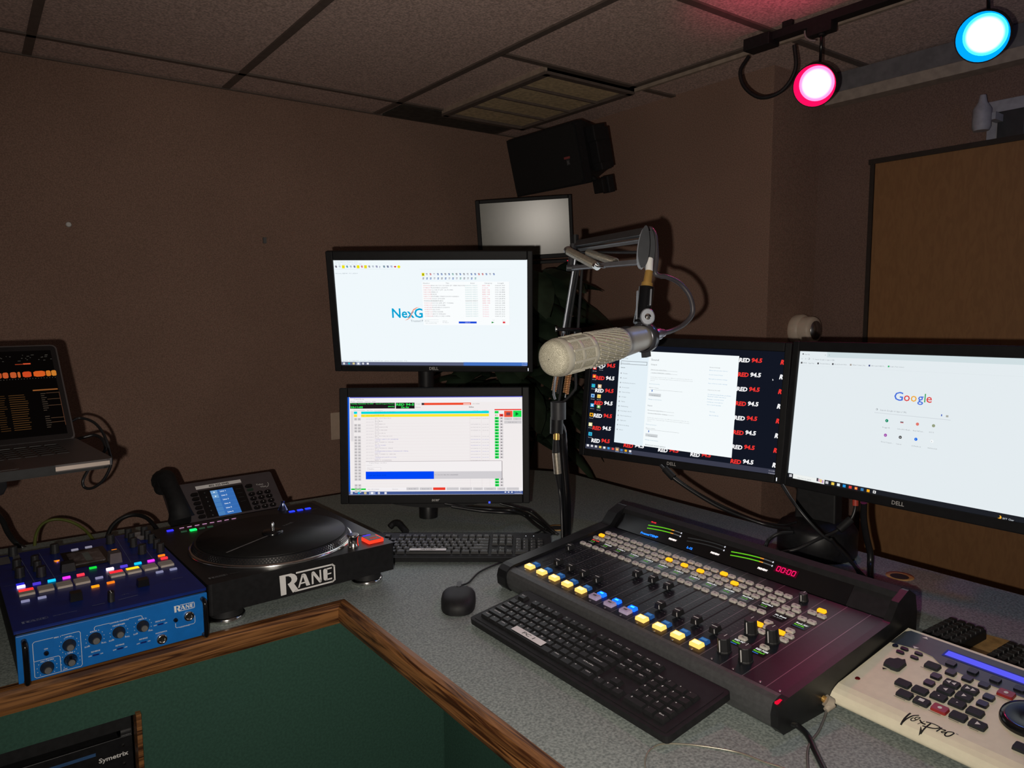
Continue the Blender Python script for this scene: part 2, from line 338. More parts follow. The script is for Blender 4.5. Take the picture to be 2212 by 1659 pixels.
# ------------------------------------------------------------------ screens
class Scr:          # drawing sheet: coordinates of a flat sheet seen in perspective -> metres on the screen
    def __init__(s, mb, quad, w, h, m=None):
        s.b = mb; s.k = 0; A = []; B = []
        for (x, y), (u, v) in zip(quad, ((-w/2, h/2), (w/2, h/2), (w/2, -h/2), (-w/2, -h/2))):
            A.append([x, y, 1, 0, 0, 0, -u*x, -u*y]); B.append(u); A.append([0, 0, 0, x, y, 1, -v*x, -v*y]); B.append(v)
        q = np.linalg.solve(np.array(A, float), np.array(B, float)); s.H = np.append(q, 1).reshape(3, 3); s.w = w; s.h = h
    def p(s, x, y):
        q = s.H @ np.array([x, y, 1.]); return (max(-s.w/2, min(s.w/2, q[0]/q[2])), max(-s.h/2, min(s.h/2, q[1]/q[2])))
    def z(s, l): return .0004*l
    def r(s, x0, y0, x1, y1, c, l=1, st=1.0):
        xm, ym = (x0+x1)/2, (y0+y1)/2; a = (s.p(x0, ym)[0], s.p(xm, y0)[1]); b = (s.p(x1, ym)[0], s.p(xm, y1)[1])
        s.b.rect(min(a[0], b[0]), min(a[1], b[1]), max(a[0], b[0]), max(a[1], b[1]), s.z(l), em(c, st) if isinstance(c, tuple) else c)
    def poly(s, pts, c, l=1): s.b.poly([s.p(*q) for q in pts][::-1], s.z(l), em(c))
    def dot(s, x, y, r, c, l=1, n=14):
        a = s.p(x, y); rr = abs(s.p(x, y-r)[1]-a[1]); s.b.poly([(a[0]+rr*math.cos(2*PI*i/n), a[1]+rr*math.sin(2*PI*i/n)) for i in range(n)], s.z(l), em(c))
    def t(s, st, x, y, h, c, l=2, w=None, bold=0., al='l', shear=0.):
        a = s.p(x, y); b = s.p(x, y-h); sz = abs(b[1]-a[1]); ww = None
        if w: e = s.p(x+w, y); ww = abs(e[0]-a[0])
        s.b.text(st, a[0], a[1], sz, em(c), s.z(l), bold, al, ww, shear, res=1 if h < 14 else 2)

def monitor(name, label, c, yaw, tilt, roll, sw, sh, bz, draw, depth=.028, logo=None, gloss=False, led=None, back=True, chin=0, logo_size=.0105, group=None, base_rgb=(240, 248, 252), shape_chin=False, cat='monitor'):
    L, R_, Tp, B = bz; z0 = c[2]-sh/2-B
    th = thing(name, label, cat, (c[0], c[1], z0), T(yaw)+PI/2, group)
    ti, ro = T(tilt), T(roll); n = Vector((0, -math.cos(ti), math.sin(ti))); r = Vector((1, 0, 0)); u = n.cross(r)
    r2 = math.cos(ro)*r+math.sin(ro)*u; u2 = -math.sin(ro)*r+math.cos(ro)*u
    P = Matrix(((r2.x, u2.x, n.x, 0), (r2.y, u2.y, n.y, 0), (r2.z, u2.z, n.z, c[2]-z0), (0, 0, 0, 1)))
    m = mat('bezel_black', (.010, .010, .011), .5, var=.1, scale=60, spec=.16)
    x0, x1, y0, y1 = -sw/2-L, sw/2+R_, -sh/2-B, sh/2+Tp
    f = MB(P); fz = .006
    for a, b, c_, d in ((x0, y0, -sw/2, y1), (sw/2, y0, x1, y1), (-sw/2, sh/2, sw/2, y1), (-sw/2, y0, sw/2, -sh/2)):
        f.box(((a+c_)/2, (b+d)/2, -.003), (c_-a, d-b, .018), m)
    if shape_chin:
        k = 10; pts = [(-.125+.25*i/k, y0+.002-.013*math.sin(PI*i/k)**.8) for i in range(k+1)]
        f.prism([(.13, y0+.004)]+[(-.13, y0+.004)]+pts, -.022, .004, m)
    f.build('bezel', th, bev=.0022)
    b = MB(P); b.rbox(((x0+x1)/2, (y0+y1)/2, -.020), ((x1-x0)*.95, (y1-y0)*.93, .016), .006, M_BLKM)
    b.rbox((0, 0, -.028-depth/2), (sw*.72, sh*.72, depth), .02, M_BLKM, top=1.0); b.build('back_shell', th, bev=.002)
    s = MB(P); s.rect(-sw/2, -sh/2, sw/2, sh/2, 0.0, em(base_rgb) if base_rgb else mat('dead_screen', (.14, .14, .105), .25, spec=.55, var=.1, scale=30)); draw(s, sw, sh)
    s.build('screen', th)
    if logo:
        lm = MB(P); lm.text(logo, 0, y0+B*.36 if not shape_chin else y0+B*.30, logo_size, mat('logo_silver', (.40, .39, .38), .5), fz+.0005, bold=.015, align='c', shear=.0 if logo != 'acer' else .15)
        if logo == 'DELL':
            pass
        lm.build('logo', th)
    if led: MB(P).box((x1-led[1], y0+led[2], fz+.0006), (led[3], led[4], .001), em(led[0], 1.3)).build('power_light', th)
    th['P'] = 0; del th['P']
    return th, P

def draw_a(mb, w, h):
    s = Scr(mb, ((90, 190), (2022, 188), (2022, 1243), (180, 1240)), w, h)
    s.t('NexGen Digital Asset Management - [PC1]', 112, 211, 8, (140, 160, 175), w=220)
    s.t('File   Edit    System Audio   User Tools    Help', 112, 232, 8, (150, 165, 180), w=265)
    cols = [(70, 60, 80), (170, 180, 190), (235, 225, 20), (40, 120, 140), (150, 160, 170), (60, 60, 110), (240, 230, 10), (190, 60, 70), (235, 220, 30), (120, 120, 130), (160, 170, 180), (110, 110, 150), (40, 50, 110), (60, 100, 120), (50, 60, 110), (140, 150, 190), (200, 30, 50), (245, 235, 20)]
    for i, c in enumerate(cols):
        x = 118+i*37; 
        if i in (2, 6, 8): s.r(x-14, 241, x+14, 272, c, 1)
        elif i == 17: s.dot(x, 257, 15, c, 1)
        elif i == 12: s.t('?', x-7, 268, 20, c, bold=.03)
        elif i == 16: s.poly([(x-14, 256), (x, 247), (x+14, 256), (x, 266)], c)
        else: s.r(x-10, 245, x+9, 253, c, 1); s.r(x-6, 255, x+11, 265, tuple(min(255, v+40) for v in c), 1)
    s.r(100, 279, 760, 281, (205, 220, 228)); s.r(950, 279, 1850, 281, (225, 235, 240))
    s.t('Welcome, RED945   PC1, 2023/09', 112, 327, 9, (120, 135, 150), w=225)
    s.t('NexG', 683, 765, 96, (0, 165, 215), 2, w=305, bold=.018)
    s.poly([(808, 792), (838, 786), (868, 760), (880, 725), (897, 692), (930, 668), (955, 660), (925, 663), (893, 680), (876, 710), (862, 748), (840, 776)], (240, 150, 120), 3)
    s.t('Trusted P', 868, 808, 22, (140, 150, 160), 2, w=122)
    s.r(988, 405, 1850, 838, (250, 253, 254), 4); s.r(1846, 405, 1848, 838, (215, 225, 230), 5)
    for i in range(20):
        x = 988+i*37; c = random.choice([(60, 90, 150), (150, 150, 160), (90, 140, 130), (170, 60, 60), (110, 110, 120), (180, 180, 190)])
        if i == 0: s.r(975, 318, 1003, 350, (235, 225, 20), 1); s.r(985, 325, 994, 343, (90, 110, 30), 2)
        else: s.r(x-9, 322, x+8, 329, c, 1); s.r(x-5, 332, x+10, 341, tuple(min(255, v+50) for v in c), 1)
    for i in range(15):
        x = 992+i*37; c = random.choice([(60, 90, 150), (150, 150, 160), (90, 140, 130), (110, 110, 120)])
        s.r(x-8, 366, x+8, 373, c, 1); s.r(x-9, 376, x+6, 384, tuple(min(255, v+60) for v in c), 1)
    for st, x, ww in (('Number', 990, 66), ('Title', 1215, 34), ('Artist', 1458, 44), ('Category', 1598, 76), ('Length', 1730, 60)): s.t(st, x, 425, 11, (90, 95, 105), 6, w=ww)
    rows = ['KNOCK YOU DOWN (FT. KERI HILSON)', 'FLASHING LIGHTS', 'I LOVE IT (FT. LIL PUMP)', 'MERCY', 'FADE', 'FATHER STRETCH MY HANDS', 'GOLD DIGGER', 'HEARTLESS', 'GOOD LIFE (FT. T-PAIN)', 'GOLD DIGGER', 'FLASHING LIGHTS', 'ALL DAY', 'STRONGER', 'JESUS WALKS', 'LOVE LOCKDOWN']
    tw = [335, 165, 215, 65, 50, 270, 130, 112, 212, 132, 172, 75, 105, 130, 170]
    nums = ['9000692', '7948297', '9451740', '9451382', '9451208', '9451193', '9000142', '9000064', '9000114', '0945192', '0945046', '0945575', '0945161', '0945191', '0945528']
    cat = [1, 0, 1, 1, 1, 0, 1, 1, 1, 0, 0, 0, 0, 0, 0]
    lens = ['004:05.737', '003:16.040', '002:11.880', '005:34.888', '002:43.228', '001:54.824', '003:28.874', '003:26.332', '003:25.088', '003:29.500', '003:22.214', '004:10.402', '004:05.920', '002:57.010', '004:11.202']
    for i, r in enumerate(rows):
        y = 449+i*21.8; b = (i == 7); e = i*1.3
        s.t(nums[i], 990+e, y, 11, (70, 70, 75) if b else (225, 130, 140), 6, w=78)
        s.t(r, 1070+e, y, 11, (60, 60, 65) if b else (130, 130, 140), 6, w=tw[i])
        s.t('KANYE WEST', 1408+e*.5, y, 11, (90, 110, 110) if b else (165, 200, 200), 6, w=122)
        s.t('RED 945' if cat[i] else 'Default', 1578+e*.4, y, 11, (225, 120, 135) if cat[i] else (235, 150, 170), 6, w=74 if cat[i] else 58)
        s.t(lens[i], 1704, y, 11, (110, 115, 120), 6, w=98)
    s.r(1003, 784, 1146, 786, (200, 210, 215), 6); s.r(1003, 804, 1146, 806, (200, 210, 215), 6)
    s.t('All Cuts', 1008, 800, 9, (130, 140, 150), 6, w=44); s.t('Auto-search in Title', 1016, 822, 8, (140, 150, 160), 6, w=112)
    s.t('All Words', 1185, 802, 8, (140, 150, 160), 6, w=44); s.t('As Typed', 1185, 816, 8, (140, 150, 160), 6, w=56)
    s.r(1345, 802, 1522, 821, (20, 70, 220), 6); s.t('SEARCH', 1408, 816, 9, (200, 215, 250), 7, w=50)
    s.poly([(1670, 802), (1696, 811), (1670, 820)], (10, 140, 50), 6); s.r(1780, 802, 1804, 819, (225, 60, 70), 6)
    s.t('Load', 1680, 790, 7, (150, 150, 160), 6); s.t('Replace', 1775, 790, 7, (150, 150, 160), 6)
    s.t('F1 Help   For NEXGEN, press ESC,CTRL+F   ALT+F4 exit   system 1 F4: Saved,Default   F 4d', 190, 1200, 8, (140, 150, 160), 2, w=640)
    s.r(180, 1209, 1400, 1243, (92, 98, 125), 1); s.r(1390, 1209, 2022, 1243, (70, 115, 195), 1)
    icons(s, [(204, (250, 250, 250)), (254, (40, 180, 200)), (300, (240, 220, 140)), (347, (240, 240, 245)), (394, (240, 240, 245)), (440, (240, 240, 245))], 1224, 11)
    s.r(325, 1208, 368, 1243, (140, 150, 175), 2); s.t('11:11 PM', 1968, 1222, 8, (230, 235, 245), 4, w=48); s.t('9/12/2023', 1966, 1240, 8, (230, 235, 245), 4, w=50)
def icons(s, L, y, r, l=4):
    for i, (x, c) in enumerate(L):
        if i == 0:
            for a in (0, 1):
                for b in (0, 1): s.r(x-r*.8+a*r*.9, y-r*.8+b*r*.9, x-r*.8+a*r*.9+r*.75, y-r*.8+b*r*.9+r*.75, c, l)
        elif i % 3 == 1: s.dot(x, y, r*.9, c, l)
        else: s.r(x-r*.9, y-r*.8, x+r*.9, y+r*.8, c, l)
        if i and i % 2 == 0: s.dot(x, y, r*.35, (110, 130, 150), l+1)

def draw_b(mb, w, h):
    s = Scr(mb, ((148, 182), (1965, 170), (1965, 1187), (163, 1197)), w, h)
    s.r(148, 176, 172, 1190, (20, 90, 215), 1); s.r(170, 172, 1965, 186, (90, 90, 190), 1)
    s.r(182, 234, 1958, 1120, (241, 236, 236), 1)
    s.t('Control Room', 212, 209, 11, (120, 115, 120), 2, w=105)
    for st, x, ww in (('Mode', 180, 44), ('Window', 246, 60), ('Options', 328, 58), ('Help', 404, 36)): s.t(st, x, 233, 9, (140, 135, 140), 2, w=ww)
    s.t('x', 1935, 199, 9, (90, 90, 90), 2)
    s.r(174, 241, 641, 301, (30, 24, 28), 2); s.r(650, 239, 845, 301, (30, 24, 28), 2)
    s.t('Tuesday, September 12, 2023', 180, 256, 10, (50, 220, 90), 3, w=238, bold=.03); s.t('Cart 57 / Logs & TimeSlot', 440, 256, 9, (50, 220, 90), 3, w=195, bold=.02)
    s.t('23:11:05', 180, 297, 19, (50, 235, 90), 3, w=128, bold=.04); s.t('(48:55)', 568, 285, 12, (50, 220, 90), 3, w=66, bold=.03)
    s.t('RED 94-5', 655, 270, 24, (50, 235, 90), 3, w=184, bold=.03); s.t('On Air', 704, 296, 19, (50, 235, 90), 3, w=86, bold=.03)
    s.t('Count', 856, 257, 10, (110, 105, 110), 3, w=50); s.t('Direct', 856, 291, 10, (110, 105, 110), 3, w=52)
    s.r(918, 240, 1432, 263, (240, 75, 45), 2); s.r(918, 242, 945, 263, (60, 50, 55), 3); s.r(1352, 246, 1424, 257, (250, 225, 215), 3)
    s.t('-01:04.8', 1446, 255, 10, (120, 115, 120), 3, w=72); s.t('Inline', 1412, 290, 14, (60, 55, 60), 3, w=48, bold=.02)
    for st, x, ww in (('Mark Last Status', 212, 115), ('Air Time', 350, 64), ('Description', 430, 84), ('Cued #', 1450, 54), ('Length', 1554, 48)): s.t(st, x, 323, 8, (150, 140, 150), 3, w=ww)
    s.r(1676, 305, 1956, 317, (235, 60, 45), 2)
    s.r(182, 328, 210, 640, (225, 220, 222), 2)
    s.r(214, 332, 248, 357, (0, 215, 225), 3); s.r(290, 328, 1618, 353, (0, 218, 220), 3); s.r(290, 358, 1618, 385, (252, 232, 50), 3); s.r(214, 362, 248, 389, (250, 225, 50), 3)
    s.t('SPOT BLOCK :30 PROMO', 432, 340, 9, (0, 120, 140), 5, w=215); s.t('LOVE SOSA', 432, 373, 9, (150, 130, 30), 5, w=98); s.t('23:09:52.8', 342, 380, 9, (160, 140, 30), 5, w=84); s.t('Play', 292, 380, 9, (170, 150, 40), 5, w=32)
    titles = [('BED - SPOT BLOCK 8', 165), ('Spot Block', 78), ('MICHAELS:30', 108), ('FASTSIGNS:HOME', 132), ('JOB STORE:LINK', 128), ('End Spot Block', 110), ('BED - SPOT BLOCK OUT', 180), ('I THINK I LIKE IT (FT SAWEETIE)', 242), ('RED 1 SWEEP 20 - IMAGE', 190), ('LET GO AGAIN', 112), ('RED 5 WTSFX 23 - IMAGE', 185), ('SUMMERTIME IN PHILLY WANNA (FT STEPH)', 345), ('RED 5 SWEEP 22 - RED945', 215), ('CANDLE (FT JOE FT (OUCH)', 220), ('RED 9 SWEEPER', 175)]
    for i in range(25):
        y = 402+i*31.2
        if i in (18, 19, 20): pass
        nb = i not in (1, 5)
        if nb and i != 21: 
            for x in (218, 255):
                e = i*.25; s.r(x+e, y-2, x+30+e, y+22, (200, 196, 198), 3); s.r(x+11+e, y+6, x+18+e, y+12, (150, 146, 148), 4)
        if i < 15:
            s.t('23:1%d:%02d.0' % (2+i//3, (i*17) % 60), 342, y+12, 7, (165, 155, 165), 4, w=82)
            c = (110, 110, 200) if i in (7, 9, 11, 13) else (150, 140, 150)
            s.t(titles[i][0], 434, y+3, 8, c if i != 1 else (90, 85, 90), 4, w=titles[i][1]); s.t('SL / R' if i not in (7, 9, 11, 13) else 'DOJA CAT', 434, y+19, 7, c, 4, w=40 if i not in (7, 9, 11, 13) else 56)
            if nb: s.t('0000%d43.001' % (210+i*37), 1427, y+3, 7, c, 4, w=104); s.t('00:0%d.%02d' % (i % 4, (i*23) % 60), 1548, y+3, 7, c, 4, w=66)
        if i < 14 or i in (20, 21, 22):
            yy = y-14 if i < 14 else 1020+(i-20)*31; s.r(1678, yy, 1720, yy+25, (20, 215, 75), 3); s.poly([(1692, yy+5), (1708, yy+12), (1692, yy+20)], (10, 110, 40), 4)
            s.r(1730, yy, 1765, yy+25, (210, 206, 208), 3); s.poly([(1738, yy+16), (1747, yy+6), (1756, yy+16)], (90, 85, 90), 4)
    for x in (1420, 1540, 1622): s.r(x, 328, x+2, 1110, (220, 210, 212), 2)
    for i in range(3, 26): s.r(290, 358+i*31.2, 1618, 359.5+i*31.2, (232, 222, 224), 2)
    s.r(1678, 325, 1718, 350, (20, 215, 75), 3); s.r(1680, 356, 1716, 381, (250, 240, 225), 3); s.r(1684, 362, 1690, 376, (60, 40, 30), 4); s.r(1700, 362, 1705, 376, (60, 40, 30), 4); s.r(1727, 356, 1768, 383, (235, 65, 60), 3); s.r(1740, 364, 1758, 374, (130, 30, 30), 4)
    s.r(1776, 323, 1863, 388, (240, 85, 55), 3); s.r(1798, 340, 1840, 370, (130, 70, 80), 4); s.r(1869, 321, 1956, 388, (25, 225, 80), 3); s.poly([(1895, 335), (1928, 355), (1895, 376)], (10, 110, 45), 4)
    s.r(1776, 394, 1860, 420, (208, 205, 207), 3); s.r(1868, 394, 1954, 420, (208, 205, 207), 3); s.r(1776, 426, 1956, 456, (208, 205, 207), 3)
    s.t('Stop', 1802, 413, 8, (110, 105, 110), 4); s.t('End', 1896, 413, 8, (110, 105, 110), 4); s.t('Fade At Cut', 1820, 446, 8, (110, 105, 110), 4, w=88)
    s.r(340, 846, 1752, 1028, (243, 239, 240), 6); s.r(340, 843, 1752, 848, (190, 182, 186), 7); s.r(1750, 843, 1755, 1028, (120, 110, 115), 7)
    s.t('Program Manager - Spot Block', 376, 868, 8, (150, 145, 150), 7, w=180); s.t('Options', 348, 892, 7, (160, 155, 160), 7, w=56)
    s.r(355, 912, 497, 938, (200, 192, 198), 7); s.r(357, 914, 495, 936, (248, 244, 245), 8); s.t('Timeline', 362, 930, 9, (110, 105, 110), 9, w=64)
    s.r(340, 952, 1046, 1031, (0, 70, 245), 8); s.r(1046, 950, 1750, 1026, (208, 205, 209), 8); s.t('Last cart on at 13:05', 370, 998, 11, (0, 45, 160), 9, w=180); s.t('TO SHOW HRS PROGRAMMED', 1052, 992, 10, (120, 115, 125), 9, w=248)
    s.r(187, 1130, 340, 1145, (0, 205, 40), 3); s.t('Ready', 192, 1142, 8, (0, 110, 20), 4); s.t('Auto Off 0: Default', 358, 1141, 8, (130, 125, 130), 4, w=118); s.t('Normal', 616, 1140, 8, (130, 125, 130), 4, w=54)
    for i, (x0, x1, st) in enumerate(((760, 888, 'Mode OFF'), (897, 1026, 'Mode OFF'), (1036, 1163, ''), (1175, 1302, ''), (1314, 1441, 'Shortcuts'), (1450, 1552, 'Selected'), (1562, 1690, 'Clear'), (1700, 1785, 'Find'), (1796, 1925, ''))):
        s.r(x0, 1118, x1, 1145, (235, 62, 45) if i == 2 else (206, 203, 206), 3)
        if st: s.t(st, x0+26, 1137, 8, (115, 110, 118), 4, w=(x1-x0)*.55)
    s.r(163, 1158, 1965, 1190, (72, 92, 150), 2); s.r(372, 1157, 438, 1196, (150, 162, 196), 3)
    icons(s, [(192, (235, 240, 250)), (268, (40, 180, 220)), (334, (240, 220, 140)), (404, (245, 245, 250)), (475, (240, 240, 245)), (544, (240, 240, 245))], 1176, 13)
    s.t('11:11 PM', 1880, 1163, 10, (235, 240, 250), 4, w=70); s.t('9/12/2023', 1880, 1182, 10, (235, 240, 250), 4, w=72)
    for x in (1785, 1818, 1852): s.r(x-8, 1160, x+8, 1172, (225, 230, 245), 4)

def draw_c(mb, w, h):
    q = [((x-1250)*4.706, (y-720)*4.706) for x, y in ((1281.5, 741.8), (1696, 760.4), (1674.5, 1025.3), (1264.3, 967.7))]
    s = Scr(mb, q, w, h)
    def red(x, y, i, ww, hh, part=None):
        a, b = ((240, 55, 50), (248, 248, 250)) if i % 2 else ((248, 248, 250), (240, 55, 50))
        if part == 'R': s.t('R', x, y, hh, a, 1, w=ww, bold=.05, shear=.2); return
        s.t('RED', x, y, hh, a, 1, w=ww*.45, bold=.04, shear=.12); s.t('94.5', x+ww*.515, y+ww*.012, hh, b, 1, w=ww*.455, bold=.04, shear=.12)
    for i in range(7):
        y0 = (341, 469, 596, 722, 850, 976, 1103)[i]; x0 = (184, 175, 166, 157, 150, 140, 128)[i]; red(x0, y0, i, 192, 38)
    for i in range(8): red(1630-i*12.6, 290+i*146.5, i, 240, 42); 
    for i in range(8): red(2050-i*12, 315+i*149, i+1, 40, 46, 'R')
    for x, y, i in ((455, 1152, 1), (806, 1198, 0), (1134, 1245, 0)): red(x, y, i, 215, 40)
    # window
    a = s.p(425, 170); b = s.p(1634, 232); c = s.p(1556, 1265); d = s.p(362, 1105)
    s.b.poly([d, c, b, a], s.z(2), em((244, 250, 252))); e = s.p(720, 190); f = s.p(652, 1145)
    s.b.poly([d, f, e, a], s.z(3), em((228, 240, 247)))
    s.t('Settings', 470, 258, 10, (120, 125, 130), 5, w=36); s.r(436, 286, 700, 290, (120, 125, 130), 5); s.r(436, 316, 700, 320, (120, 125, 130), 5); s.r(434, 286, 438, 320, (120, 125, 130), 5); s.r(697, 292, 701, 326, (120, 125, 130), 5)
    s.t('Find a setting', 446, 304, 9, (150, 155, 160), 5, w=78); s.t('System', 432, 350, 10, (70, 75, 80), 5, w=44, bold=.02)
    for i, (st, ww) in enumerate((('Display', 44), ('Sound', 40), ('Notifications & actions', 130), ('Focus assist', 70), ('Power & sleep', 84), ('Storage', 46), ('Tablet', 38), ('Multitasking', 74), ('Projecting to this PC', 114), ('Shared experiences', 112), ('Clipboard', 60), ('Remote Desktop', 96), ('About', 38))):
        x = 456-i*3.4; y = 411+i*47.5; s.t(st, x, y, 10, (110, 115, 120), 5, w=ww); s.r(x-26, y-12, x-14, y, (170, 175, 180), 5)
    s.t('Sound', 742, 277, 20, (110, 115, 120), 5, w=76); s.t('Output', 738, 323, 14, (110, 115, 120), 5, w=62); s.t('Input', 706, 738, 14, (110, 115, 120), 5, w=46)
    for x, y in ((738, 366), (704, 777)):
        s.t('Choose your output device', x, y+6, 9, (130, 130, 130), 5, w=158)
        s.r(x-4, y+16, x+270, y+18, (170, 175, 178), 5); s.r(x-6, y+46, x+268, y+48, (170, 175, 178), 5); s.t('Speakers (USB AUDIO  CODEC)', x+8, y+38, 9, (130, 130, 130), 5, w=190)
        for k in range(3): s.t(('Certain apps may be set up to use different sound devices than the one', 'selected here. Customize app volumes and devices in advanced sound', 'options.')[k], x-6, y+80+k*17, 8, (165, 170, 172), 5, w=(430, 430, 46)[k])
        s.t('Device properties', x-16, y+150, 9, (110, 160, 190), 5, w=106); s.t('Master volume', x-18, y+188, 9, (130, 130, 130), 5, w=96)
        s.r(x-10, y+216, x+320, y+218, (165, 170, 172), 5); s.r(x+8, y+208, x+16, y+228, (20, 90, 190), 6)
        s.r(x-22, y+246, x+102, y+276, (205, 210, 213), 5); s.t('Troubleshoot', x+6, y+268, 9, (90, 95, 100), 6, w=86); s.t('Manage sound devices', x-26, y+306, 9, (110, 160, 190), 5, w=134)
    s.t('Advanced sound options', 678, 1135, 14, (110, 115, 120), 5, w=208)
    for i, (st, x, y, ww) in enumerate((('Related Settings', 1336, 346, 106), ('Bluetooth and other devices', 1332, 376, 186), ('Sound Control Panel', 1328, 420, 138), ('Microphone privacy settings', 1326, 463, 188), ('Ease of Access audio settings', 1322, 508, 192), ('Help from the web', 1316, 575, 126), ('Troubleshooting Audio problems', 1314, 620, 240), ('Windows update introduces', 1312, 640, 190), ('Fixing a sound issue', 1310, 668, 168), ('Setting up a microphone', 1308, 696, 162), ('Get sound quickly', 1306, 724, 144), ('Get help', 1332, 796, 56), ('Give feedback', 1328, 832, 96))):
        s.t(st, x, y+4, 9, (110, 115, 120) if i in (0, 5) else (110, 165, 205), 5, w=ww)
    # desktop icons
    for x, y, c1, c2 in ((166, 350, (225, 70, 60), (240, 240, 240)), (232, 340, (225, 225, 225), (60, 60, 60)), (162, 436, (235, 70, 55), (250, 205, 60)), (152, 532, (40, 160, 215), (60, 200, 160)), (216, 538, (240, 200, 150), (235, 240, 240)), (146, 634, (150, 200, 235), (30, 90, 180)), (209, 640, (245, 215, 110), (230, 190, 80)), (140, 730, (60, 170, 230), (220, 240, 250)), (205, 745, (90, 150, 70), (230, 240, 220)), (132, 826, (245, 175, 30), (50, 40, 20)), (122, 925, (240, 235, 170), (250, 250, 230)), (120, 1022, (60, 190, 225), (40, 130, 170))):
        s.r(x-18, y-18, x+18, y+18, c1, 3); s.r(x-9, y-8, x+10, y+10, c2, 4)
        s.t('Shortcut', x-20, y+36, 8, (225, 225, 230), 3, w=38)
    a = s.p(70, 1122); s.b.rect(-w/2, -h/2, w/2, a[1], s.z(1)-.0002, em((58, 60, 76)))
    for i, (x, c_) in enumerate(((96, (240, 240, 245)), (137, (220, 220, 225)), (178, (220, 220, 225)), (221, (240, 205, 90)), (263, (235, 235, 240)), (306, (60, 160, 225)), (350, (235, 70, 60)), (393, (235, 190, 120)), (438, (70, 130, 200)), (481, (245, 180, 30)), (526, (235, 235, 240)))):
        y = 1137+(x-96)*.142; s.r(x-11, y-10, x+11, y+11, c_, 3); 
        if i > 6: s.r(x-18, y+22, x+16, y+25, (120, 170, 225), 3)
    s.r(374, 1158, 412, 1202, (130, 110, 105), 2)
    s.t('11:11 PM', 1934, 1399, 10, (215, 215, 225), 4, w=60); s.t('9/12/2023', 1930, 1424, 10, (215, 215, 225), 4, w=66)
    s.poly([(1972, 462), (1972, 482), (1983, 477)], (250, 250, 250), 4)

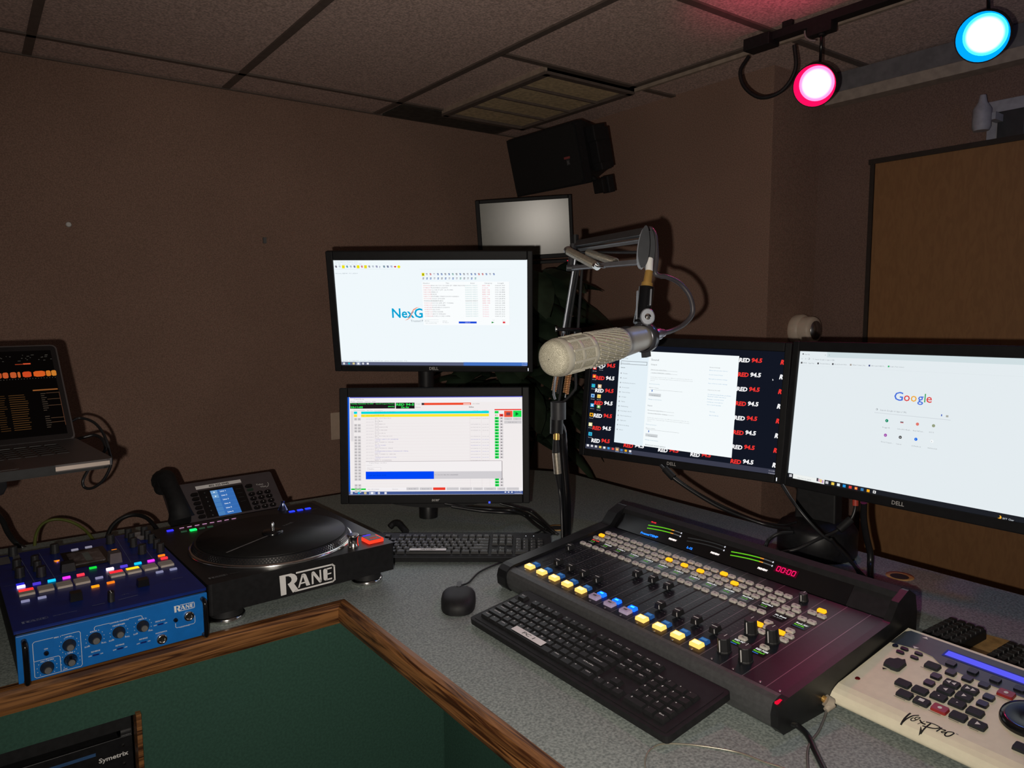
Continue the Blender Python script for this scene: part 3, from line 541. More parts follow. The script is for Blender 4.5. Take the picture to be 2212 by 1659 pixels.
def draw_d(mb, w, h):
    q = [((x-1680)*3.771, (y-720)*3.771) for x, y in ((1728.6, 758.7), (2306.6, 777.7), (2268.3, 1141.0), (1701.5, 1030.6))]
    s = Scr(mb, q, w, h)
    a = s.p(405, 160); s.b.rect(a[0], s.p(405, 196)[1], w/2, h/2, s.z(1), em((208, 222, 226)))
    s.dot(209, 169, 6, (80, 80, 85), 2); s.t('New Tab', 222, 176, 9, (120, 120, 125), 2, w=40); s.t('x', 386, 181, 10, (80, 80, 85), 2); s.t('+', 418, 183, 12, (80, 80, 85), 2)
    s.t('<   >', 194, 212, 10, (120, 125, 130), 2, w=40); s.dot(256, 208, 8, (120, 125, 130), 2); s.dot(256, 208, 5.5, (240, 248, 252), 3)
    s.t('G', 287, 214, 9, (120, 125, 130), 2); s.t('Search Google or type a URL', 304, 217, 9, (130, 135, 140), 2, w=162)
    for x, st, ww, c_ in ((196, 'IMDB.   Sage Day...', 96, (70, 70, 75)), (330, 'TruCast Solutions', 84, (60, 60, 65)), (450, 'Ron & Drew\'s Web...', 106, (60, 60, 65)), (596, 'What\'s Today? | Na...', 112, (160, 150, 140)), (748, 'ABC Link 5 REDTo...', 118, (50, 60, 120)), (905, 'Login | Text Connect', 112, (60, 180, 110))):
        y = 241+(x-196)*.043; s.r(x-6, y-8, x+7, y+6, c_, 2); s.t(st, x+14, y+4, 9, (130, 135, 140), 2, w=ww)
    b = s.p(196, 262); s.b.rect(-w/2, b[1]-.0006, w/2, b[1], s.z(1), em((222, 230, 234)))
    x = 948
    for ch, ww, c_ in (('G', 72, (66, 110, 220)), ('o', 49, (222, 58, 56)), ('o', 49, (240, 170, 50)), ('g', 48, (66, 110, 220)), ('l', 9, (50, 160, 85)), ('e', 46, (222, 58, 56))):
        s.t(ch, x, 545+(x-948)*.070, 74 if ch in 'Gl' else 74, c_, 2, w=ww, bold=.005); x += ww+7
    s.t('Search Google or type a URL', 836, 630, 13, (150, 155, 160), 2, w=218); s.dot(810, 619, 8, (130, 135, 140), 2); s.dot(810, 619, 5, (240, 248, 252), 3)
    p0, p1 = s.p(788, 645), s.p(1410, 700); s.b.rect(p0[0], p0[1]-.0005, p1[0], p0[1]+.0005, s.z(1), em((205, 212, 218)))
    s.r(1332, 660, 1341, 676, (70, 100, 190), 2); s.r(1372, 668, 1392, 684, (170, 170, 160), 2)
    for x, y, c_, st in ((890, 712, (10, 140, 100), 'Froggy 98'), (1013, 725, (110, 110, 120), 'Lincoln\'s Real...'), (1140, 740, (225, 120, 110), 'Red 945 Lin...'), (1271, 753, (150, 160, 130), 'HOT 97'), (879, 830, (160, 60, 170), 'Droid Copper...'), (1000, 847, (70, 70, 72), 'Outlook'), (1127, 863, (20, 110, 230), '(1) Facebook'), (1258, 880, (245, 248, 250), 'Add shortcut')):
        if st.startswith('Lin'): s.r(x-13, y-6, x+13, y+2, c_, 2); s.r(x-13, y+2, x+13, y+7, (225, 120, 120), 2)
        else: s.dot(x, y, 13, c_, 2)
        if st.startswith('Add'): s.t('+', x-7, y+8, 14, (110, 115, 120), 3)
        elif st[0] in 'FDO(': s.t({'F': 'F', 'D': 'D', 'O': 'N', '(': 'f'}[st[0]], x-4, y+6, 11, (235, 240, 240), 3)
        s.t(st, x-36, y+57, 10, (140, 145, 150), 2, w=len(st)*6.5)
    # taskbar
    y0 = s.p(80, 1135)[1]; s.b.rect(-w/2, -h/2, w/2, y0, s.z(1), em((30, 32, 38)))
    x0, x1 = s.p(128, 1142)[0], s.p(384, 1190)[0]; s.b.rect(x0, -h/2, x1, y0, s.z(2), em((238, 242, 240)))
    icons(s, [(108, (240, 240, 245))], 1158, 12); s.t('Type here to search', 164, 1178, 10, (140, 140, 145), 4, w=112)
    for k, c_ in enumerate(((60, 60, 70), (220, 180, 190), (230, 200, 120), (200, 160, 200))): s.r(320+k*14, 1178+k*6, 334+k*14, 1205+k*5, c_, 4)
    for i, (x, c_) in enumerate(((404, (200, 200, 205)), (452, (240, 205, 80)), (498, (225, 235, 240)), (545, (40, 150, 225)), (594, (225, 65, 55)), (641, (225, 90, 70)), (691, (60, 120, 170)), (740, (245, 170, 30)), (791, (240, 240, 240)))):
        y = 1215+(x-404)*.2; s.r(x-12, y-11, x+12, y+11, c_, 4)
        if i in (5, 6, 8): s.r(x-20, y+22, x+20, y+26, (110, 180, 235), 4)
        if i in (5, 8): s.dot(x, y, 6, (250, 230, 80) if i == 5 else (30, 30, 40), 5)
    s.dot(1810, 1497, 15, (245, 180, 60), 4); s.dot(1800, 1490, 13, (30, 32, 38), 5); s.t("50°F  Clear", 1834, 1512, 14, (220, 225, 230), 4, w=95)

scrA, PA = monitor('desktop_monitor', 'upper of the two stacked monitors, white screen with blue software lettering and song list', (.978, 1.677, 1.492), -129.23, -11.73, -.3, .50, .281, (.018, .014, .0235, .0165), draw_a, logo='DELL', led=((240, 245, 255), .012, .008, .0016, .008), logo_size=.0082)
scrB, PB = monitor('desktop_monitor', 'lower of the two stacked monitors, playlist screen with red, yellow and green bars', (.97, 1.656, 1.146), -126.91, 4.23, .18, .46, .259, (.021, .018, .024, .0235), draw_b, logo='acer', gloss=True, led=((70, 90, 255), .106, .003, .005, .005), shape_chin=True, base_rgb=(243, 240, 242), logo_size=.0085)
scrC, PC_ = monitor('desktop_monitor', 'black-bezel monitor with dark red and white lettered wallpaper behind a settings window', (1.43, 1.234, 1.263), 197.82, 6.48, -.86, .51, .287, (.0165, .0157, .022, .0195), draw_c, logo='DELL', base_rgb=(18, 22, 34), led=((240, 245, 255), .010, .010, .0016, .008), logo_size=.0082)
scrD, PD = monitor('desktop_monitor', 'large monitor at the right edge showing a nearly blank browser search page', (1.483, .691, 1.268), 177.8, 7.4, .94, .51, .287, (.0157, .0165, .022, .0195), draw_d, logo='DELL', base_rgb=(228, 236, 240), logo_size=.0082)
def draw_tv(mb, w, h): pass
tv, PT = monitor('wall_television', 'small switched-off television in the corner, grey screen, under the black loudspeaker', (1.915, 2.496, 1.841), -129.1, -7.0, 3.0, .372, .224, (.018, .014, .015, .018), draw_tv, gloss=True, base_rgb=None, led=None, cat='television')
MB(PT).box((0, -.145, -.01), (.36, .014, .024), M_BLKM).build('lower_strip', tv, bev=.002)
MB(PT).box((.172, -.145, .0035), (.003, .003, .002), em((255, 20, 50), 2.0)).build('power_light', tv)
MB(PT).box((0, .0, -.09), (.06, .06, .09), M_BLKM).tube([(0, 0, -.10), (0, .0, -.20), (.02, .02, -.235)], .018, M_BLKM).build('wall_arm', tv)
# stand of the stacked pair
sp = thing('monitor_stand', 'black round pole standing on the desk behind the two stacked monitors', 'monitor stand', (1.012, 1.772, DZ))
MB().lathe([(.026, 0), (.026, .10), (.022, .102), (.022, .66)], M_BLK, None, 24).build('pole', sp)
for z in (.226, .572):
    MB(RZ(T(-38))).box((0, -.042, z), (.075, .05, .075), M_BLKM).build('mounting_plate', sp, bev=.003)
# stand of the right pair: heavy drum, broad column, crossbar
st = thing('monitor_stand', 'black stand with thick drum base and broad neck under the two right-hand monitors', 'monitor stand', (1.605, .945, DZ), T(100))
MB().lathe([(.086, 0), (.090, .006), (.090, .060), (.084, .070), (.05, .082), (.04, .084)], M_BLK, None, 36).build('base', st)
MB().prism([(-.052, -.016), (.052, -.016), (.048, .02), (-.048, .02)], .075, .44, M_BLKM, top=.82).build('column', st, bev=.004)
MB().box((0, -.0, .345), (.62, .022, .032), M_BLKM).box((-.235, -.045, .345), (.06, .075, .07), M_BLKM).box((.245, -.04, .345), (.06, .07, .07), M_BLKM).build('crossbar', st, bev=.003)

# ------------------------------------------------------------------ broadcast console
cs = thing('mixing_console', 'long black broadcast console with a row of glowing yellow and blue buttons', 'mixing console', (.878, .885, DZ), T(-90.6))
S = TR(0, 0, .05) @ RX(T(7)); UL, UR, VD = -.303, .326, .283
M_CON = mat('console_black', (.010, .011, .015), .33, var=.15, scale=120, spec=.36)
M_RAIL = mat('console_rail', (.085, .086, .088), .42, .3, var=.1, scale=150)
M_SEAM = mat('console_seam', (.22, .21, .22), .4, .6)
b = MB(); sy = .05+VD*math.sin(T(7)); by = VD*math.cos(T(7))
prof = [(.004, .0), (.004, .044), (by, sy-.006), (by+.07, .02), (by+.07, 0)]
PM = Matrix(((0, 0, 1, 0), (1, 0, 0, 0), (0, 1, 0, 0), (0, 0, 0, 1)))      # profile (y,z) swept along x
b.prism(prof, UL, UR, M_BLKM, PM); b.build('chassis', cs)
MB(S).rect(UL, 0, UR, VD, 0, M_CON).build('top_plate', cs)
rl = [(.0005, .0504), (-.006, .0495), (-.014, .046), (-.019, .040), (-.0205, .032), (-.019, .020), (-.014, .008), (-.006, 0), (.004, 0), (.004, .0495)]
MB().prism(rl, UL, UR, M_RAIL, PM, smooth=False).build('armrest', cs)
def capprof(e=0.): return [(-.010, 0), (-.022, .012), (-.024, .030), (-.020, .044), (-.010, .052+e), (0, .055+e), (by-.01, sy+.006+e), (by+.012, sy+.03), (by+.045, sy+.044), (by+.068, sy+.030), (by+.076, sy+.0), (by+.076, 0)]
MB().prism(capprof(), UL-.030, UL-.0005, M_BLK, PM).build('end_cap', cs, bev=.004)
MB().prism(capprof(-.004), UR+.0005, UR+.0125, M_BLK, PM).build('end_cap', cs, bev=.004)
MB().box((UR+.006, -.0135, .047), (.004, .014, .003), em((255, 20, 60), .8)).build('corner_lamp', cs)
# meter bridge
BM = TR(0, by+.002, sy+.001) @ RX(T(44))
b = MB(BM); b.prism([(UL, 0), (.256, 0), (.254, .0585), (UL+.004, .0585)], -.02, 0, M_GLOSS); b.prism([(.2565, 0), (UR, 0), (UR, .0585), (.2545, .0585)], -.02, 0, M_BLKM)
b.build('meter_bridge', cs, bev=.002)
MB().prism([(by+.034, sy+.038), (by+.046, sy+.044), (by+.060, sy+.036), (by+.069, .018), (by+.069, .0), (by+.02, 0), (by+.02, sy-.0)], UL, UR, M_BLKM, PM).build('bridge_housing', cs)
def meter(u0, lit, name):
    m = MB(BM); n = 44
    for row, dv in ((0, 0), (1, -.0075)):
        for i in range(n):
            f = i/(n-1); u = u0+.0035*(1-row)*0+f*.088+(.002 if row else 0); v = .028+dv+.006*math.sin(f*PI*.62)*1.0
            if lit: c = em((120, 235, 40), 1.1) if f < .70 else (em((255, 165, 60), 1.2) if f < .80 else em((150, 150, 150), .5))
            else: c = em((120, 120, 120), .22)
            m.rect(u, v, u+.0013, v+.0022, .0008, c)
    m.box((u0+.0915, .0345, .001), (.002, .003, .0005), em((230, 230, 240))).box((u0+.0935, .0268, .001), (.002, .003, .0005), em((230, 230, 240)))
    m.build(name, cs)
meter(-.215, True, 'level_meter'); meter(-.1025, False, 'level_meter'); meter(.0075, True, 'level_meter')
MB(BM).text('ON AIR', -.213, .0375, .0032, em((255, 50, 60), 1.3), .001, bold=.03, width=.015).build('red_readout', cs)
MB(BM).text('Preset/TEMP', -.222, .0045, .0048, em((40, 130, 255), 1.5), .001, bold=.05, width=.050, ang=.03).build('blue_readout', cs)
MB(BM).text('L-12', -.0915, .006, .0048, em((40, 130, 255), 1.5), .001, bold=.05, width=.014).build('blue_readout', cs)
for u in (-.145, -.034, .0765): MB(BM).text('PREVIEW', u, .0125, .0038, em((255, 240, 235), 1.4), .001, bold=.06, width=.021).build('white_readout', cs)
def seg(mb, x, y, w, h, m, z):
    t = w*.2
    for pts in (((x, y+h), (x+w, y+h)), ((x, y), (x+w, y)), ((x, y+h), (x, y+h/2)), ((x, y+h/2), (x, y)), ((x+w, y+h), (x+w, y+h/2)), ((x+w, y+h/2), (x+w, y))):
        (a, b), (c, d) = pts; L = math.hypot(c-a, d-b); k = t*.6/L; mb.line([(a+(c-a)*k, b+(d-b)*k), (c-(c-a)*k, d-(d-b)*k)], t, z, m)
MB(BM).rect(.108, .0175, .1545, .0325, .0006, mat('timer_window', (.10, .0, .02), .2)).build('timer_window', cs)
m = MB(BM)
for i, u in enumerate((.1125, .122, .134, .1435)): seg(m, u, .0205, .0062, .0092, em((255, 20, 95), 1.8), .001)
m.rect(.1305, .0225, .1318, .0238, .001, em((255, 20, 95), 1.8)).rect(.1305, .0262, .1318, .0275, .001, em((255, 20, 95), 1.8)); m.build('timer_digits', cs)
# strips
def pale_btn(mb, u, v, w=.0148, h=.0090, lit=False):
    mm = em((255, 165, 25), 1.7) if lit else M_LIGHTBTN
    mb.rbox((u, v, .002), (w, h, .004), .002, mm, top=.9); 
    if not lit: mb.rect(u-.0022, v-.0011, u+.0022, v+.0011, .00405, M_GREY)
    return mb
btn_me = None
def put(mesh_ob, parent, x, y, name=None):
    o = mesh_ob.copy(); C.objects.link(o); o.parent = parent; o.location = (x, y, 0); return o
PW = .0397
names = ['MIC ON', 'PHO-JR', 'S VOX 1', 'S VOX 2', 'S VOX 3', 'S ASRV 1', 'S ASRV 2', 'S ASRV 3', 'RED-PC', 'RED-2-MIX', 'RedTEL1', 'RedTEL2']
fv = [.132, .067, .067, .067, .067, .134, .136, .134, .069, .070, .071, .069]
proto = {}
for i in range(12):
    sp_ = MB(TR(-.274+PW*i, 0, 0))
    s2 = MB(); s2.rect(-PW/2+.0006, .001, PW/2-.0006, VD-.001, .0003, M_CON); s2.rect(PW/2-.0006, .0, PW/2+.0006, VD, .0004, M_SEAM)
    s2.rect(-.0055, .055, -.0030, .166, .0006, M_INK)
    for k in range(14):
        v = .062+k*.0072; wdt = .004 if k % 3 else .0065
        for sgn in (-1, 1): s2.rect(-.0042+sgn*.0045, v, -.0042+sgn*(.0045+wdt), v+.0007, .0006, M_GREY)
        if k % 2 == 0: s2.rect(.010, v-.0008, .0125, v+.0012, .0006, M_GREY)
    s2.rect(-.012, .188-.003, .012, .206, .0006, M_GLOSS)
    s2.lathe([(.0022, .0003), (.0015, .0012)], M_STEEL, TR(.0, .006, 0), 10)
    strip = s2.build('channel_strip', cs); strip.matrix_local = S @ TR(-.274+PW*i, 0, 0)
    if 'btn' not in proto:
        proto['btn'] = pale_btn(MB(), 0, 0).build('select_button', strip); proto['lit'] = pale_btn(MB(), 0, 0, lit=True).build('select_button', strip)
        on = MB(); on.box((0, 0, .003), (.0205, .0140, .006), em((255, 196, 100), 1.5), taper=.92).rect(-.0075, -.0042, .0075, .0042, .0063, em((255, 232, 170), 1.5)); proto['on'] = on.build('on_button', strip)
        on = MB(); on.box((0, 0, .003), (.0205, .0140, .006), mat('unlit_lens', (.62, .52, .78), .35), taper=.92).rect(-.004, -.002, .004, .002, .0063, M_GREY); proto['onx'] = on.build('on_button', strip)
        of = MB(); of.box((0, 0, .0028), (.016, .0105, .0056), em((45, 90, 150), .7), taper=.92).rect(-.006, -.003, .006, .003, .0059, em((75, 125, 180), .8)); proto['off'] = of.build('off_button', strip)
        of = MB(); of.box((0, 0, .0028), (.016, .0105, .0056), em((20, 90, 255), 2.2), taper=.92).rect(-.004, -.0022, .004, .0022, .0059, em((60, 200, 255), 2.0)); proto['offl'] = of.build('off_button', strip)
        fk = MB(); fk.box((0, 0, .0045), (.003, .006, .007), M_BLKM); fk.rbox((0, 0, .0085), (.0140, .0200, .009), .002, M_BLKM, top=.8); fk.box((0, -.001, .0132), (.0105, .0009, .0006), M_WHITE).box((.0055, -.0094, .0090), (.0007, .0008, .007), M_WHITE); proto['fader'] = fk.build('fader_knob', strip)
        P0 = dict(proto)
    for k, (vv, lits) in enumerate(((.1737, ()), (.2125, ()), (.2295, (0, 5, 6, 7, 9)), (.2485, (8,)))):
        for sgn in (-1, 1):
            q = P0['lit'] if (sgn < 0 and i in lits) else P0['btn']; put(q, strip, -.0005+sgn*.0090+(.001 if k == 3 else 0)+(-.006 if k in (1, 3) and False else 0), vv)
    blue = i in (5, 6, 7)
    put(P0['onx' if blue else 'on'], strip, -.001, .0195); put(P0['offl' if blue else 'off'], strip, .0015, .0345)
    put(P0['fader'], strip, -.0042, fv[i])
    d_ = MB(); d_.text(names[i], -.0105, .2005, .0036, em((255, 90, 80) if i == 0 else (240, 240, 240), 1.0), .001, bold=.04, width=.0215)
    d_.text('12.4 dB', -.008, .1945, .0024, em((110, 210, 60), .9), .001, bold=.03, width=.012).text('+ STEREO', -.0105, .189, .0022, em((200, 200, 200), .8), .001, width=.016)
    d_.build('strip_readout', strip)
for o in P0.values(): bpy.data.objects.remove(o)
M_KNOB = mat('knob_black', (.012, .012, .013), .5, var=.1)
def knob(parent, M, r, h, name='knob', line=True, m=None, top=None, flut=True):
    k = MB(M); k.lathe([(r, 0), (r, .002), (r*.93, .003), (r*.86, h-.001), (r*.80, h)], m or M_KNOB, None, 14 if flut else 24, smooth=not flut)
    if top: k.lathe([(r*.62, h+.0001), (r*.60, h+.0012)], top, None, 18)
    if line: k.rect(-.0006, r*.1, .0006, r*.78, h+.0005, M_WHITE).box((0, -r*.93, h*.5), (.0010, .0014, h*.8), M_WHITE)
    return k.build(name, parent)
for i, u in enumerate((.2020, .2415, .2815, .3135)):
    w = PW if i < 3 else .0245; s2 = MB(); s2.rect(-w/2, .001, w/2-.0006, VD-.001, .0003, M_CON)
    if i < 3: s2.rect(w/2-.0006, .0, w/2+.0006, VD, .0004, M_SEAM)
    s2.lathe([(.0022, .0003), (.0015, .0012)], M_STEEL, TR(.0+.007*(i > 1), .006, 0), 10)
    strip = s2.build('monitor_strip' if i < 2 else 'blank_strip', cs); strip.matrix_local = S @ TR(u, 0, 0)
    if i > 1: continue
    L = ([(-.001, .2274, 0), (-.0095, .2122, 0), (.0085, .2145, 0), (-.0087, .1963, 0), (.008, .1978, 0), (-.009, .1361, 1), (-.001, .1511, 0), (.007, .1364, 0), (.007, .1198, 0), (-.001, .0835, 0)] if i == 0 else
         [(-.001, .2406, 1), (-.009, .2258, 0), (.0084, .225, 0), (-.0092, .1976, 0), (.0077, .1976, 0), (-.009, .1374, 1), (-.0013, .152, 0), (.007, .137, 0), (.007, .1218, 0), (-.0011, .0841, 0)])
    for a, v, l in L: pale_btn(MB(TR(0, 0, 0)), a, v, lit=bool(l)).build('select_button', strip)
    for v in (.036, .108): knob(strip, TR(0 if v < .1 else -.0035, v, .0004), .0115, .024, 'level_knob')
    if i == 0: knob(strip, TR(-.004, .255, .0004), .008, .014, 'small_knob')
    t = MB(); t.rect(-.011, .060, .013, .078, .0006, M_GLOSS).text('RED PGM', -.0095, .0725, .0042, em((240, 240, 240)), .001, bold=.03, width=.021).text('RedSurf', -.0095, .0665, .0040, em((110, 210, 60)), .001, bold=.03, width=.019); t.rect(-.0095, .0625, .002, .0637, .001, em((60, 130, 230))); t.build('strip_readout', strip)
    t = MB(); t.rect(-.012, .168, .013, .190, .0006, M_GLOSS)
    if i == 0: t.text('No Event', -.0105, .181, .0042, em((240, 240, 240)), .001, bold=.03, width=.021).text('No Event', -.0105, .175, .0028, em((170, 170, 170)), .001, width=.018)
    else: t.text('Red Air', -.0105, .181, .0042, em((240, 240, 240)), .001, bold=.03, width=.021).text('Red:CBL', -.0105, .1755, .0036, em((110, 210, 60)), .001, bold=.03, width=.018).rect(-.0105, .1715, .010, .1722, .001, em((80, 130, 160)))
    t.build('strip_readout', strip)

# ------------------------------------------------------------------ cream editing controller
M_CREAM = mat('cream_casing', (.80, .74, .56), .5, var=.03, scale=80)
M_SLATE = mat('slate_key', (.020, .024, .026), .6, spec=.3); M_NAVY = mat('navy_key', (.006, .007, .012), .4); M_RED = mat('red_key', (.30, .02, .02), .4)
vp = thing('editing_controller', 'cream sloping controller with grey and red keys and a strip of blue display', 'editing controller', (1.01, .55, DZ), T(-92))
VS = TR(0, 0, .036) @ RX(T(10)); WV = .47
pr = [(.01, .0), (.0, .009), (-.030, .010), (-.0335, .014), (-.0325, .021), (-.028, .0265), (-.021, .0308), (-.012, .0345), (.0, .0362), (.185*math.cos(T(10)), .036+.185*math.sin(T(10))), (.19*math.cos(T(10))+.006, .062), (.192, .0)]
MB().prism(pr, .006, WV, M_CREAM, PM, smooth=False).build('casing', vp, bev=.004, seg=3)
b = MB(VS); z = .0008
b.poly([(.007, .1285), (.046, .1355), (.07, .1315), (.085, .121)]+[(.12, .1160), (.25, .1160), (.46, .1160), (.46, .178), (.014, .178), (.008, .170)], z+.0005, mat('slate_panel', (.045, .052, .055), .4)); b.build('display_panel', vp)
MB(VS).rect(.077, .1435, .34, .163, .0018, em((70, 72, 160), .45)).rect(.080, .1465, .336, .160, .0022, em((92, 92, 245), 1.0)).build('blue_display', vp)
b = MB(VS); b.poly([(.036, .1695), (.0445, .1695), (.040, .1755)], .0018, M_WHITE).poly([(.037, .140), (.046, .140), (.0415, .134)], .0018, M_WHITE); b.build('arrow_marks', vp)
def vkey(u, v, w, h, m, sym=None, name='key', cap=True):
    k = MB(VS @ TR(u, v, .0012)); k.rbox((0, 0, .0015), (w, h, .004), .0022, m, top=.92)
    if sym:
        W = M_WHITE
        for pts in sym: k.poly(pts, .0038, W)
    k.build(name, vp)
    return k
tri = lambda x, s, d: [(x-s*d*.6, -s), (x+s*d, 0), (x-s*d*.6, s)][::(1 if d > 0 else -1)]
circ = [(.0028*math.cos(2*PI*i/14), .0028*math.sin(2*PI*i/14)) for i in range(14)]
GK = (.0205, .0150); SK = (.0135, .0122)
for u, v, sz, m, sym in ((.0817, .1074, GK, M_SLATE, None), (.0727, .0421, GK, M_SLATE, None), (.0965, .0421, GK, M_SLATE, None), (.086, .0207, GK, M_SLATE, None),
    (.1095, .0206, GK, M_SLATE, [[(-.004, -.0025), (.003, -.0025), (.003, .0035), (-.004, .0035)]]), (.1331, .0216, GK, M_RED, [circ]), (.1563, .0223, GK, M_SLATE, None), (.1802, .0219, GK, M_SLATE, [tri(0, .0036, 1)]),
    (.1194, .0839, GK, M_SLATE, [tri(-.004, .0036, -1), tri(.003, .0036, -1)]), (.1425, .086, GK, M_SLATE, [tri(-.003, .0036, 1), tri(.004, .0036, 1)]), (.1202, .0645, GK, M_SLATE, [tri(0, .0034, -1)]), (.1433, .0669, GK, M_SLATE, [tri(0, .0034, 1)]),
    (.1202, .0452, GK, M_SLATE, [tri(0, .0016, -1)]), (.1437, .0467, GK, M_SLATE, [tri(0, .0016, 1)]), (.1672, .0445, GK, M_SLATE, None), (.1785, .1085, GK, M_RED, [circ]),
    (.1068, .1084, SK, M_NAVY, None), (.0975, .1295, SK, M_NAVY, None), (.127, .1300, SK, M_NAVY, None), (.1289, .1089, SK, M_NAVY, None), (.0965, .0870, SK, M_NAVY, None), (.0972, .0663, SK, M_NAVY, None), (.1507, .1091, SK, M_NAVY, None), (.1565, .130, SK, M_NAVY, None), (.1662, .0864, SK, M_NAVY, None), (.1664, .0673, SK, M_NAVY, None), (.1866, .1300, SK, M_NAVY, None), (.2348, .014, GK, M_SLATE, None)):
    vkey(u, v, sz[0], sz[1], m, sym, 'red_key' if m is M_RED else ('transport_key' if m is M_SLATE else 'function_key'))
for u, v in ((.0317, .1241), (.0315, .112), (.0526, .1252), (.0529, .1121)): MB(VS @ TR(u, v, .001)).rbox((0, 0, .001), (.0125, .0065, .003), .003, M_NAVY, top=.9).build('oval_key', vp)
MB(VS @ TR(.0173, .1244, .001)).lathe([(.0045, 0), (.004, .0015)], M_NAVY, None, 18).build('round_key', vp)
b = MB(VS @ TR(.042, .080, .001)); b.prism([(-.012, -.014), (.0, -.016), (.0, -.017), (.010, -.016), (.012, -.013), (.012, .008), (.009, .012), (-.003, .012), (-.006, .006), (-.012, .004), (-.014, -.004)], 0, .005, M_SLATE, top=.93)
b.poly([(-.010, -.0195), (-.007, -.024), (-.003, -.0185)], .0006, M_INK).poly([(-.002, .0145), (.003, .0205), (.007, .0145)], .0006, M_INK); b.build('rocker_key', vp)
MB(VS @ TR(.020, .0144, .0006)).lathe([(.0038, 0), (.003, .001)], mat('dark_red_lens', (.12, .005, .005), .2), None, 16).build('red_lens', vp)
MB(VS @ TR(.2225, .073, .001)).lathe([(.036, 0), (.036, .003), (.034, .008), (.028, .009), (.012, .006), (.001, .0055)], M_GLOSS, None, 40).build('jog_wheel', vp)
b = MB(VS)
for u, v, w in ((.072, .031, .012), (.094, .0307, .018), (.084, .0097, .016), (.107, .0097, .009), (.131, .0105, .016), (.155, .0112, .013), (.180, .0108, .011), (.0775, .0965, .016), (.1785, .0975, .02), (.166, .0335, .018)): b.rect(u-w/2, v, u+w/2, v+.0011, .0015, mat('tiny_print', (.16, .14, .12), .7))
b.build('key_captions', vp)
# script lettering drawn as strokes, laid on the rounded front
b2 = MB()
def pz(y):
    q = pr[4:10]
    for (a, b), (c_, d_) in zip(q[:-1], q[1:]):
        if a <= y <= c_: return b+(d_-b)*(y-a)/(c_-a)
    return .036
H0 = (905, 1105); LG = lambda x, y: (.110+(x-905)*8.45e-5+(y-1105)*7.6e-5, min(.01, (-.0125+(x-905)*8.05e-5-(y-1105)*1.73e-4)*.85))
for st_, w in (([(330, 118), (250, 180), (188, 240)], 2.2), ([(188, 240), (280, 195), (380, 160), (470, 148)], 1.8), ([(385, 190), (350, 205), (352, 228), (400, 235), (470, 215), (498, 195), (470, 185), (430, 190), (410, 205), (430, 220)], 1.1), ([(500, 235), (530, 275), (580, 298)], 1.7), ([(570, 258), (520, 270), (465, 285)], .8), ([(668, 300), (600, 340), (500, 410)], 1.8), ([(610, 270), (720, 300), (820, 355), (790, 372), (700, 365), (550, 322)], 1.5), ([(850, 372), (775, 410)], 1.7), ([(850, 388), (915, 412), (850, 425), (870, 440), (930, 437)], 1.2), ([(930, 440), (900, 465), (920, 490), (980, 490), (1045, 460), (1020, 438), (950, 432)], 1.5), ([(1085, 465), (1110, 475)], .8)):
    Q = catmull([(*LG(685.2+.655*a, 1027.7+.655*b_), 0) for a, b_ in st_], 5); b2.line([(p.x, p.y) for p in Q], w*.00112, 0, M_INK)
b2.V = [Vector((v.x, v.y, pz(v.y)+.0007)) for v in b2.V]
b2.build('script_lettering', vp)
# two small keypads behind it
kp = thing('keypad', 'small dark keypad left of the yellowish worn patch, behind the cream controller', 'keypad', (1.345, .535, DZ), T(-92), 'small keypads behind the controller')
def keypad(th, W=.062, D=.13):
    MB().box((0, 0, .010), (W, D, .018), M_BLKM, taper=.97).build('casing', th, bev=.002)
    k = MB(); k.rbox((0, 0, .002), (W*.2, D*.11, .004), .001, M_KEY, top=.85).text('-', -.002, -.001, .003, M_LEG, .0042); p = k.build('key', th)
    for r in range(7):
        for c_ in range(4):
            o = p.copy(); C.objects.link(o); o.parent = th; o.location = (-W*.36+c_*W*.24, -D*.42+r*D*.138, .019)
    bpy.data.objects.remove(p)
keypad(kp)
kq = copy_tree(kp); kq.location = (1.32, .432, DZ); kq['label'] = 'small dark keypad right of the yellowish worn patch, behind the cream controller'

# ------------------------------------------------------------------ blue DJ mixer
M_BLUE = mat('blue_enamel', (.004, .145, .50), .38, var=.05, scale=60, spec=.5)
M_NAVYP = mat('navy_enamel', (.004, .018, .155), .35, var=.08, scale=60, spec=.5)
mx = thing('dj_mixer', 'blue battle mixer with coloured lit pads, standing at the left beside the turntable', 'DJ mixer', (.17, 1.342, DZ), T(2.2))
MB().box((0, .232, .045), (.284, .455, .074), M_BLKM).build('body', mx, bev=.002)
MB().prism([(-.1445, .008), (.1445, .008), (.1445, .452), (-.1445, .452)], .082, .087, M_NAVYP).build('top_panel', mx, bev=.001)
MB().box((0, .003, .0425), (.286, .006, .077), M_BLUE).build('front_panel', mx, bev=.001)
for u in (-.12, .12):
    for v in (.05, .42): MB(TR(u, v, 0)).lathe([(.012, 0), (.013, .004), (.010, .008)], M_BLKM, None, 16).build('foot', mx)
for u in (-.1325, .1345): MB().tube([(u, -.001, .072), (u, -.014, .070), (u, -.017, .060), (u, -.017, .038), (u, -.017, .018), (u, -.014, .008), (u, -.001, .006)], .0042, M_GLOSS, 10, 4).build('handle', mx)
MT = TR(0, 0, .0872); MF = TR(0, 0, 0) @ RX(PI/2)     # top sheet; front sheet: x right, y up, z towards the room
MFF = TR(0, -.0003, 0) @ RX(PI/2)
